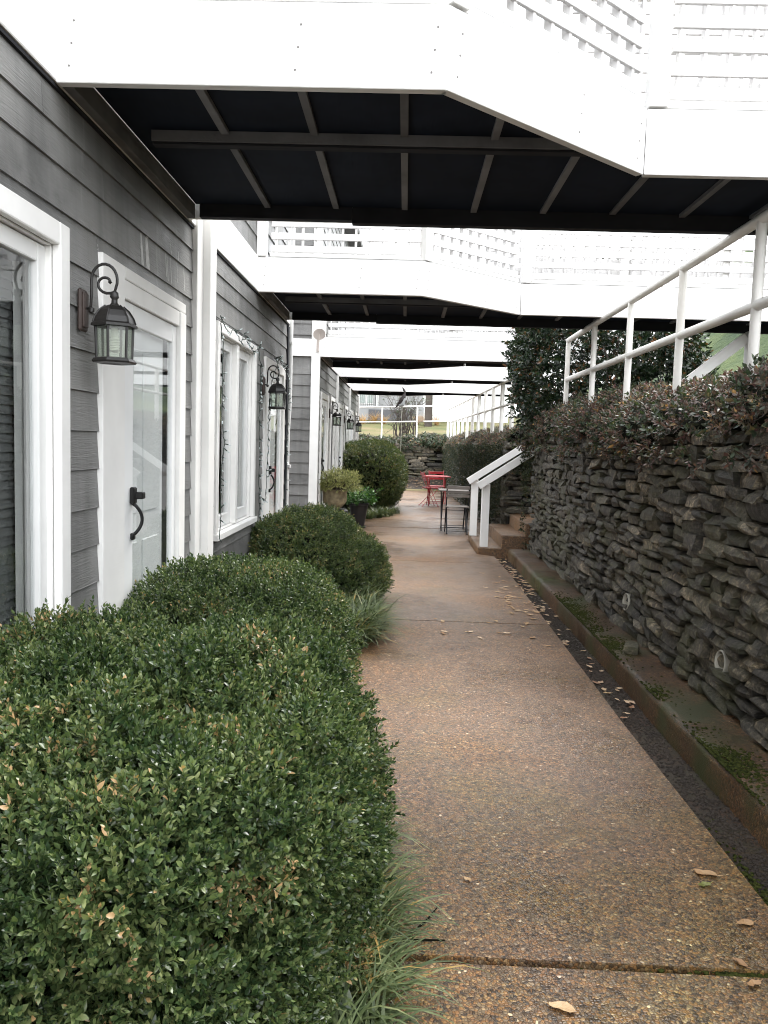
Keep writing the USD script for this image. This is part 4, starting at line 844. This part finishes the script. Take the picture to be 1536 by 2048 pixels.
# dark evergreen shrub on the wall top
t = thing('evergreen_shrub', 'tall dark evergreen shrub on the wall top, behind the end of the pipe railing', 'shrub')
S5 = shape([((2.45, 10.75, 2.75), (1.0, .95, 1.12), 2.4), ((2.2, 10.9, 2.25), (.75, .8, .62), 2.2), ((3.0, 10.2, 2.5), (.65, .8, .85), 2.2)], .16, 1.8, 6, 1.2)
SHR = [sprig(260 + i, 11, .12, .062, .03, 1.1, opp=False) for i in range(5)]
P, fi = trimesh.sample.sample_surface(S5, 5200, seed=51); N = np.array(S5.face_normals)[fi]; rq = np.random.RandomState(51)
P = P - N * (rq.beta(1.2, 1.6, (len(P), 1)) * .34 - .04); hole = meshkit.fbm(P * 2.6, 3, 9) > .36; P, N = P[hole], N[hole]
P = P[(P[:, 1] < 12.1)]; N = N[:len(P)]
instancer(t, 'foliage', SHR, P, N * .6 + np.array([0, 0, .35]) + rq.normal(0, .5, N.shape), rq.uniform(.7, 1.3, len(P)), 51, 'shrub_leaf')
for k in range(16):
    b = np.array([2.5 + rq.normal(0, .15), 10.6 + rq.normal(0, .2), 1.6]); e = np.array([2.4, 10.6, 2.6]) + rq.uniform(-1, 1, 3) * [.75, .7, .85]
    m_ = (b + e) / 2 + rq.normal(0, .1, 3); part(t, 'branch', tube([b, m_, e], [.022, .014, .005], 5, False), 'bark', smooth=True)

# ------------------------------------------------------------------ pots
def pot(label, x, y, prof, mat, n=24, saucer=True, foot=None):
    t = thing('potted_plant', label, 'potted plant', loc=(x, y, 0)); part(t, 'pot', lathe(prof, n), mat, smooth=35); return t
t = pot('tapered black pot with a fresh green leafy plant, standing on the path', -.80, 14.1, [(.0001, .03), (.105, .03), (.11, .05), (.165, .40), (.182, .405), (.184, .44), (.165, .445), (.155, .40), (.0001, .395)], 'pot_black', 24)
part(t, 'saucer', lathe([(.0001, .0), (.13, .0), (.145, .03), (.135, .035), (.12, .015), (.0001, .015)], 24), 'pot_black', smooth=35)
FR = [sprig(300 + i, 9, .13, .07, .045, 1.2, opp=False) for i in range(3)]
rp = np.random.RandomState(61); n = 110; az = rp.uniform(0, 6.28, n); rad = .26 * np.sqrt(rp.rand(n)); P = np.stack([rad * np.cos(az), rad * np.sin(az), .42 + .26 * rp.rand(n) * (1 - rad)], 1)
P = np.vstack([P, [[.33, 0, .70], [.3, .02, .66]]]); part(t, 'stems', cat(*[tube([(0, 0, .4), p * [.5, .5, 1.0] + [0, 0, .03], p], .004, 4, False) for p in P[::3]] + [tube([(0, 0, .4), (.2, 0, .66), (.33, 0, .7)], .005, 4, False)]), 'bark')
instancer(t, 'foliage', FR, P, np.stack([P[:, 0] * 3, P[:, 1] * 3, np.full(len(P), .6)], 1) + rp.normal(0, .3, P.shape), rp.uniform(.6, 1.0, len(P)), 61, 'fresh_leaf')
t = pot('weathered tan pot of pale yellow-green shrubby stems, beside the corner post', -1.12, 12.75, [(.0001, .44), (.10, .44), (.15, .50), (.195, .56), (.20, .72), (.212, .725), (.212, .755), (.19, .755), (.185, .70), (.0001, .69)], 'pot_clay', 28)
YE = [sprig(320 + i, 12, .08, .032, .015, 1.0, opp=False, secs=1) for i in range(3)]
n = 620; az = rp.uniform(0, 6.28, n); rad = .34 * np.sqrt(rp.rand(n)); P = np.stack([rad * np.cos(az) + .05, rad * np.sin(az), .80 + .26 * rp.rand(n) - .35 * rad + .03], 1)
part(t, 'stems', cat(*[tube([(p[0] * .3, p[1] * .3, .69), (p[0] * .6, p[1] * .6, .80), p], .006, 4, False) for p in P[::6]]), 'bark')
instancer(t, 'foliage', YE, P, np.stack([P[:, 0] * 2.5, P[:, 1] * 2.5, np.full(n, .6)], 1) + rp.normal(0, .35, P.shape), rp.uniform(.7, 1.2, n), 62, 'yellow_leaf')
t = thing('plant_stand', 'squat black pot serving as a stand under the tan pot', 'pot', loc=(-1.10, 12.77, 0)); part(t, 'body', lathe([(.0001, 0), (.14, 0), (.19, .12), (.22, .30), (.20, .41), (.16, .435), (.0001, .435)], 24), 'pot_black', smooth=35)
part(t, 'foot_ring', lathe([(.145, .0), (.165, .005), (.165, .03), (.15, .035)], 24), 'pot_black', smooth=35)

# ------------------------------------------------------------------ bistro furniture (built at its own origin, facing +y)
def bar(a, b, w=.009): return beam(a, b, w * 2, w * .9, c=.001)
def chair(label, x, y, rot, metal, slat, lab2=None):
    t = thing('folding_chair', label, 'chair', loc=(x, y, 0), rz=rot)
    for s in (-.19, .19):
        part(t, 'leg', bar((s, .18, .0), (s, -.21, .86), .011), metal)           # front foot up to the backrest top
        part(t, 'leg', bar((s * .92, -.22, .0), (s * .92, .19, .455), .011), metal)
        part(t, 'foot_cap', cat(cb(s - .014, s + .014, .165, .195, 0, .018), cb(s * .92 - .014, s * .92 + .014, -.235, -.205, 0, .018)), metal)
    for yy_, z in ((.145, .08), (-.185, .05), (-.15, .11)): part(t, 'stretcher', tube([(-.18, yy_, z), (.18, yy_, z)], .006, 6), metal)
    for k in range(5): part(t, 'seat_slat', cb(-.205, .205, -.15 + .078 * k, -.085 + .078 * k, .455, .472, .003), slat)
    for s in (-.165, .165): part(t, 'seat_rail', bar((s, -.16, .447), (s, .24, .447), .008), metal)
    for k, (z, h_) in enumerate(((.80, .062), (.72, .05), (.655, .05))):
        yb_ = -.21 + .39 * (.86 - z) / .86 * .98
        part(t, 'back_slat', beam((-.20, yb_ - .012, z), (.20, yb_ - .012, z), .014, h_), slat)
    return t
def table(label, x, y, rot, metal, slat, H=.71, S=.28):
    t = thing('folding_table', label, 'table', loc=(x, y, 0), rz=rot)
    for k in range(6): part(t, 'top_slat', cb(-S, S, -S + k * S / 3, -S + .082 + k * S / 3, H, H + .018, .003), slat)
    part(t, 'top_frame', cat(bar((-S + .02, -S, H - .008), (-S + .02, S, H - .008)), bar((S - .02, -S, H - .008), (S - .02, S, H - .008))), metal)
    for s in (-.22, .22):
        part(t, 'leg', bar((s, -.25, 0), (s, .2, H - .01), .011), metal); part(t, 'leg', bar((s * .93, .25, 0), (s * .93, -.2, H - .01), .011), metal)
    for yy_, z in ((-.21, .06), (.21, .06), (-.02, .36)): part(t, 'stretcher', tube([(-.21, yy_, z), (.21, yy_, z)], .006, 6), metal)
    return t
chair('dark-framed folding chair with grey-brown wooden slats, beside the handrail', .93, 13.72, 0, 'iron', 'chair_wood')
table('small folding table with weathered slats, just behind the dark chair', .90, 14.22, 0, 'iron', 'chair_wood')
chair('red folding chair seen side-on, at the path side of the red table', .64, 19.72, -78, 'red_paint', 'red_paint')
table('small red folding table between the two red chairs', .82, 20.0, 6, 'red_paint', 'red_paint', .73, .31)
chair('red folding chair behind the red table, its back to the far wall', .84, 20.5, 184, 'red_paint', 'red_paint')

# ------------------------------------------------------------------ things at the far end
t = thing('bird_statue', 'dark long-necked bird statue with a grey belly, on a thin pole behind the clipped shrub', 'statue')
bo, bs = np.array([-.10, 19.3, 2.40]), .50 / .96
def bp(x, z, dy=0): return tuple(bo + bs * np.array([x + .33, dy, z - 2.84]))
J = {'tail': (bp(-.66, 2.84), 0.012), 'rump': (bp(-.49, 3.02), 0.043), 'body': (bp(-.37, 3.2), 0.065), 'chest': (bp(-.29, 3.34), 0.050), 'neck': (bp(-.25, 3.48), 0.025), 'bend': (bp(-.25, 3.58), 0.023), 'head': (bp(-.29, 3.65), 0.026), 'bill': (bp(-.375, 3.8), .003)}
part(t, 'body', chain(J, [('tail', 'rump'), ('rump', 'body'), ('body', 'chest'), ('chest', 'neck'), ('neck', 'bend'), ('bend', 'head'), ('head', 'bill')], .014, 4), 'statue', smooth=True)
J2 = {'a': (bp(-.46, 2.93, -.035), .035), 'b': (bp(-.33, 2.98, -.035), .05), 'c': (bp(-.265, 3.22, -.035), .036)}
part(t, 'belly', chain(J2, [('a', 'b'), ('b', 'c')], .014, 4), 'statue_grey', smooth=True)
part(t, 'pole', tube([(-.115, 19.31, 0), (-.115, 19.31, 2.46)], .008, 8), 'pvc', smooth=True)
t = thing('bare_shrub', 'bare many-stemmed shrub behind the back railing', 'shrub'); rb = np.random.RandomState(71); tips = []
def zt1(x, y): return float(terrace_z(np.array([x]), np.array([y]))[0])
for k in range(26):
    b = np.array([-.05 + rb.normal(0, .16), 30.0 + rb.normal(0, .12), zt1(0, 30) - .05]); az = rb.uniform(0, 6.28); sp = abs(rb.normal(0, .55)) + .1; e = b + [sp * 1.1 * math.cos(az), sp * .8 * math.sin(az), rb.uniform(1.2, 2.5)]
    P = [b + (e - b) * u * [u ** .6, u ** .6, 1] + rb.normal(0, .05, 3) * (u > 0) for u in np.linspace(0, 1, 7)]
    part(t, 'stem', tube(P, np.linspace(.024, .006, 7), 5, False), 'bark', smooth=True)
    for q in range(5):
        s_ = P[rb.randint(2, 6)]; e2 = s_ + rb.normal(0, .3, 3) + [0, 0, .22]; tips += [s_ + (e2 - s_) * u for u in rb.uniform(.5, 1, 4)]
        part(t, 'twig', tube([s_, (s_ + e2) / 2 + rb.normal(0, .04, 3), e2], [.009, .006, .003], 4, False), 'bark')
tips = np.array(tips); instancer(t, 'last_leaves', CAM, tips[::2], np.tile([0, 0, 1.0], (len(tips[::2]), 1)) + rb.normal(0, .8, (len(tips[::2]), 3)), rb.uniform(.8, 1.6, len(tips[::2])), 9, 'cover_green')
DG = [tuft_mesh(40 + i, 120, .12, .85, .006) for i in range(2)]
for i, (x, y, s_) in enumerate([(-3.2, 38.5, 1.0), (-2.6, 39, 1.1), (-2.1, 38.6, .95), (-1.6, 39.2, 1.05), (-1.1, 39, .9), (.5, 39.2, 1.0), (1.0, 38.8, 1.1), (1.5, 39.1, .9)]):
    t = thing('ornamental_grass', 'tan ornamental grass tuft in the strip before the far building', 'grass tuft', 'tan grass tufts before the far building')
    leaf_part(t, 'blades', xf(DG[i % 2], rz(i) * s_, (x, y, zt1(x, y))), 'dry_grass')
zb = 2.2
t = thing('far_house', 'pale building with a tall window and black balusters at the far end', 'building')
part(t, 'wall', cat(bx(-9, -2.62, 42, 48, zb, 8.2), bx(-1.7, .85, 42.0, 48, zb, 8.2)), 'far_grey'); part(t, 'white_wall', bx(-2.62, -1.7, 42.12, 48, zb, 8.2), 'far_white'); part(t, 'wing', bx(.86, 5.5, 43.2, 50, zb, 7.6), 'far_white')
part(t, 'base_course', bx(-9.05, .9, 41.9, 42.0, zb, 3.5), 'far_grey'); part(t, 'skirt', bx(-2.0, .4, 41.86, 41.9, 2.6, 3.32), 'far_dark')
for i, (x0, x1) in enumerate(((-2.55, -2.17), (-2.14, -1.76))):
    w = part(t, 'window', cb(x0, x1, 42.06, 42.12, 3.6, 5.6), 'far_white'); part(w, 'pane', bx(x0 + .05, x1 - .05, 42.04, 42.058, 3.65, 5.55), 'far_window')
for k in range(13): part(t, 'baluster', tube([(-2.75 + .1 * k, 41.7, 3.5), (-2.75 + .1 * k, 41.7, 4.5)], .012, 5), 'far_dark')
part(t, 'handrail', bx(-2.8, -1.5, 41.68, 41.72, 4.5, 4.54), 'far_dark'); part(t, 'column', cb(-1.62, -1.5, 41.75, 41.9, 3.5, 6, .01), 'far_white')
for x in (1.7, 2.9, 4.1):
    w = part(t, 'window', cb(x, x + .7, 43.14, 43.2, 4.4, 5.9), 'far_grey'); part(w, 'pane', bx(x + .05, x + .65, 43.12, 43.138, 4.45, 5.85), 'far_window')
part(t, 'roof', cat(cb(-9.5, .95, 41.5, 48.5, 8.2, 8.5), cb(.95, 6, 42.8, 50.4, 7.6, 7.9)), 'roof_grey')
t = thing('tree', 'grey tree trunk between the bare shrub and the white far wall', 'tree'); part(t, 'trunk', tube([(1.05, 38, zt1(1.05, 38) - .1), (1.05, 38, 4), (1.1, 38.1, 6.5)], [.2, .17, .12], 10), 'bark', smooth=True)
for k in range(9):
    s_ = np.array([1.07, 38, rb.uniform(4.2, 6.4)]); e = s_ + rb.normal(0, 1.0, 3) * [1, 1, .3] + [0, 0, 1.2]; part(t, 'limb', tube([s_, (s_ + e) / 2 + rb.normal(0, .1, 3), e], [.06, .04, .012], 5, False), 'bark', smooth=True)

# ------------------------------------------------------------------ fallen leaves, twigs, moss
def fallen(seed, L):
    r = np.random.RandomState(seed); n = 14; a = np.linspace(0, 2 * math.pi, n, endpoint=False); lob = .75 + .25 * np.cos(a * (3 + seed % 3) + r.uniform(0, 6)) + r.normal(0, .06, n)
    x = L * .30 * np.sin(a) * lob; y = L * .5 * np.cos(a) * (.85 + .15 * lob); c1, c2 = r.uniform(-1, 1, 2)
    z = .004 + np.abs(c1 * 6 * x * x + c2 * 2.5 * y * y + r.normal(0, .0015, n)) + .003
    v = np.vstack([np.stack([x, y, z], 1), [[0, 0, .004]]]); f = [(i, (i + 1) % n, n) for i in range(n)]
    stem = tube([(0, -L * .45, .006), (L * .05, -L * .7, .008)], .0012, 4)
    return cat((v, np.array(f)[:, ::-1]), stem)
rl_ = np.random.RandomState(91)
SP = [((1.121, 2.738), .085, 'pale tan fallen leaf near the gutter, with a thin green one beside it', 'dry_leaf'), ((1.09, 2.66), .055, 'thin pale green fallen leaf close to the gutter', 'yellow_leaf'), ((1.138, 2.443), .06, 'tan fallen leaf alone at the right side of the near slab', 'dry_leaf'), ((1.038, 2.24), .05, 'small tan leaf on the mossy end of the nearest joint', 'dry_leaf'), ((1.039, 2.15), .05, 'orange fallen leaf just in front of the mossy joint end', 'dry_leaf'),
      ((.471, 2.016), .075, 'broad pale leaf fallen in the middle of the nearest slab', 'dry_leaf'), ((.264, 2.627), .035, 'small orange leaf on the path opposite the grass clump', 'dry_leaf'), ((.032, 2.347), .05, 'small tan leaf at the tips of the near liriope clump', 'dry_leaf')]
for i, ((x, y), L, lb, mt) in enumerate(SP):
    o = part(None, 'fallen_leaf', xf(fallen(400 + i, L), rz(rl_.uniform(0, 6)), (x, y, .002)), mt); put(o, label=lb, category='leaf')
lx = np.concatenate([rl_.uniform(.3, 1.1, 14), 1.10 + rl_.normal(0, .08, 52)]); ly = np.concatenate([rl_.uniform(6.1, 6.75, 14), 7.6 + rl_.normal(0, .75, 52)])
for i, (x, y) in enumerate(zip(lx, ly)):
    if x > 1.27: x = 1.25
    o = part(None, 'fallen_leaf', xf(fallen(430 + i, rl_.uniform(.035, .075)), rz(rl_.uniform(0, 6)), (x, y, .002)), 'dry_leaf')
    put(o, label='small tan leaf among those strewn over the path near the gutter', category='leaf', group='tan leaves strewn near the gutter')
ms = []
for i in range(150):
    y = rl_.choice([rl_.normal(9.4, .8), rl_.uniform(4.5, 10.9)]); ms.append(xf(fallen(600 + i % 12, rl_.uniform(.03, .07)), rz(rl_.uniform(0, 6)), (rl_.uniform(1.31, 1.46), min(y, 10.9), -.052 + rl_.uniform(0, .012))))
put(part(None, 'leaf_litter', cat(*ms), 'dry_leaf', kind='stuff'), label='drift of dead leaves lying in the gutter before the steps', category='leaf litter')
ms = [xf(fallen(600 + i % 12, rl_.uniform(.05, .11)), rz(rl_.uniform(0, 6)), (lambda y_: (rl_.uniform(-3.2, 1.4), y_, .0 + .36 * float(ss((y_ - 27.0) / 1.6)) + rl_.uniform(0, .03)))(rl_.uniform(27.15, 28.4))) for i in range(620)]
put(part(None, 'leaf_litter', cat(*ms), 'dry_leaf', kind='stuff'), label='dead leaves covering the bed at the foot of the back wall', category='leaf litter')
for i, (a, b, lb) in enumerate((((.06, 2.30), (.15, 2.45), 'short dark twig on the path beside the near liriope clump'), ((.0, 2.27), (.17, 2.285), 'thin dark twig lying along the path just before the nearest joint'))):
    m_ = ((a[0] + b[0]) / 2 + .008, (a[1] + b[1]) / 2, .008); put(part(None, 'fallen_twig', tube([(*a, .006), m_, (*b, .006)], [.004, .0035, .002], 6), 'twig', smooth=True), label=lb, category='twig')
sm = stone_mesh(.16, .07, .10, 0, np.random.RandomState(5)); put(part(None, 'loose_stone', xf(sm, rz(1.2), (1.62, 5.45, .135)), 'stone', smooth=40), label='loose flat stone lying on the mossy kerb', category='stone')
def moss_patch(cx, cy, lx_, ly_, z, n, seed, edge=None):
    r = np.random.RandomState(seed); ms = []
    for k in range(n * 3):
        x, y = cx + r.normal(0, lx_), cy + r.normal(0, ly_)
        if edge: x = float(np.clip(x, edge[0], edge[1]))
        s = trimesh.creation.icosphere(0); q = r.uniform(.004, .011); v = np.array(s.vertices) * [q, q, q * .6] * (1 + r.uniform(-.25, .25, (len(s.vertices), 1))); ms.append((v + [x, y, z], np.array(s.faces)))
    return cat(*ms)
ms = [moss_patch(1.55, y, .07, ly_, .103, n_, i, (1.485, 1.74)) for i, (y, ly_, n_) in enumerate(((6.9, .35, 420), (5.75, .25, 300), (3.55, .22, 260), (4.6, .1, 60)))]
put(part(None, 'moss', cat(*ms), 'moss', smooth=True, kind='stuff'), label='green moss cushions on the kerb under the stone wall', category='moss')
ms = [moss_patch(1.385, y, .05, .5, -.053, 130, 60 + i, (1.295, 1.472)) for i, y in enumerate(np.arange(2.4, 10.8, .7))]
put(part(None, 'silt', cat(*ms), 'soil', kind='stuff'), label='dark wet silt and crumbs lying along the gutter', category='silt')
put(part(None, 'moss', cat(moss_patch(1.08, 2.185, .12, .03, -.012, 160, 20), moss_patch(.6, 2.2, .15, .006, -.02, 40, 21), moss_patch(1.31, 2.7, .02, .2, -.05, 70, 22)), 'moss', smooth=True, kind='stuff'), label='moss growing in the nearest slab joint and the gutter end', category='moss')
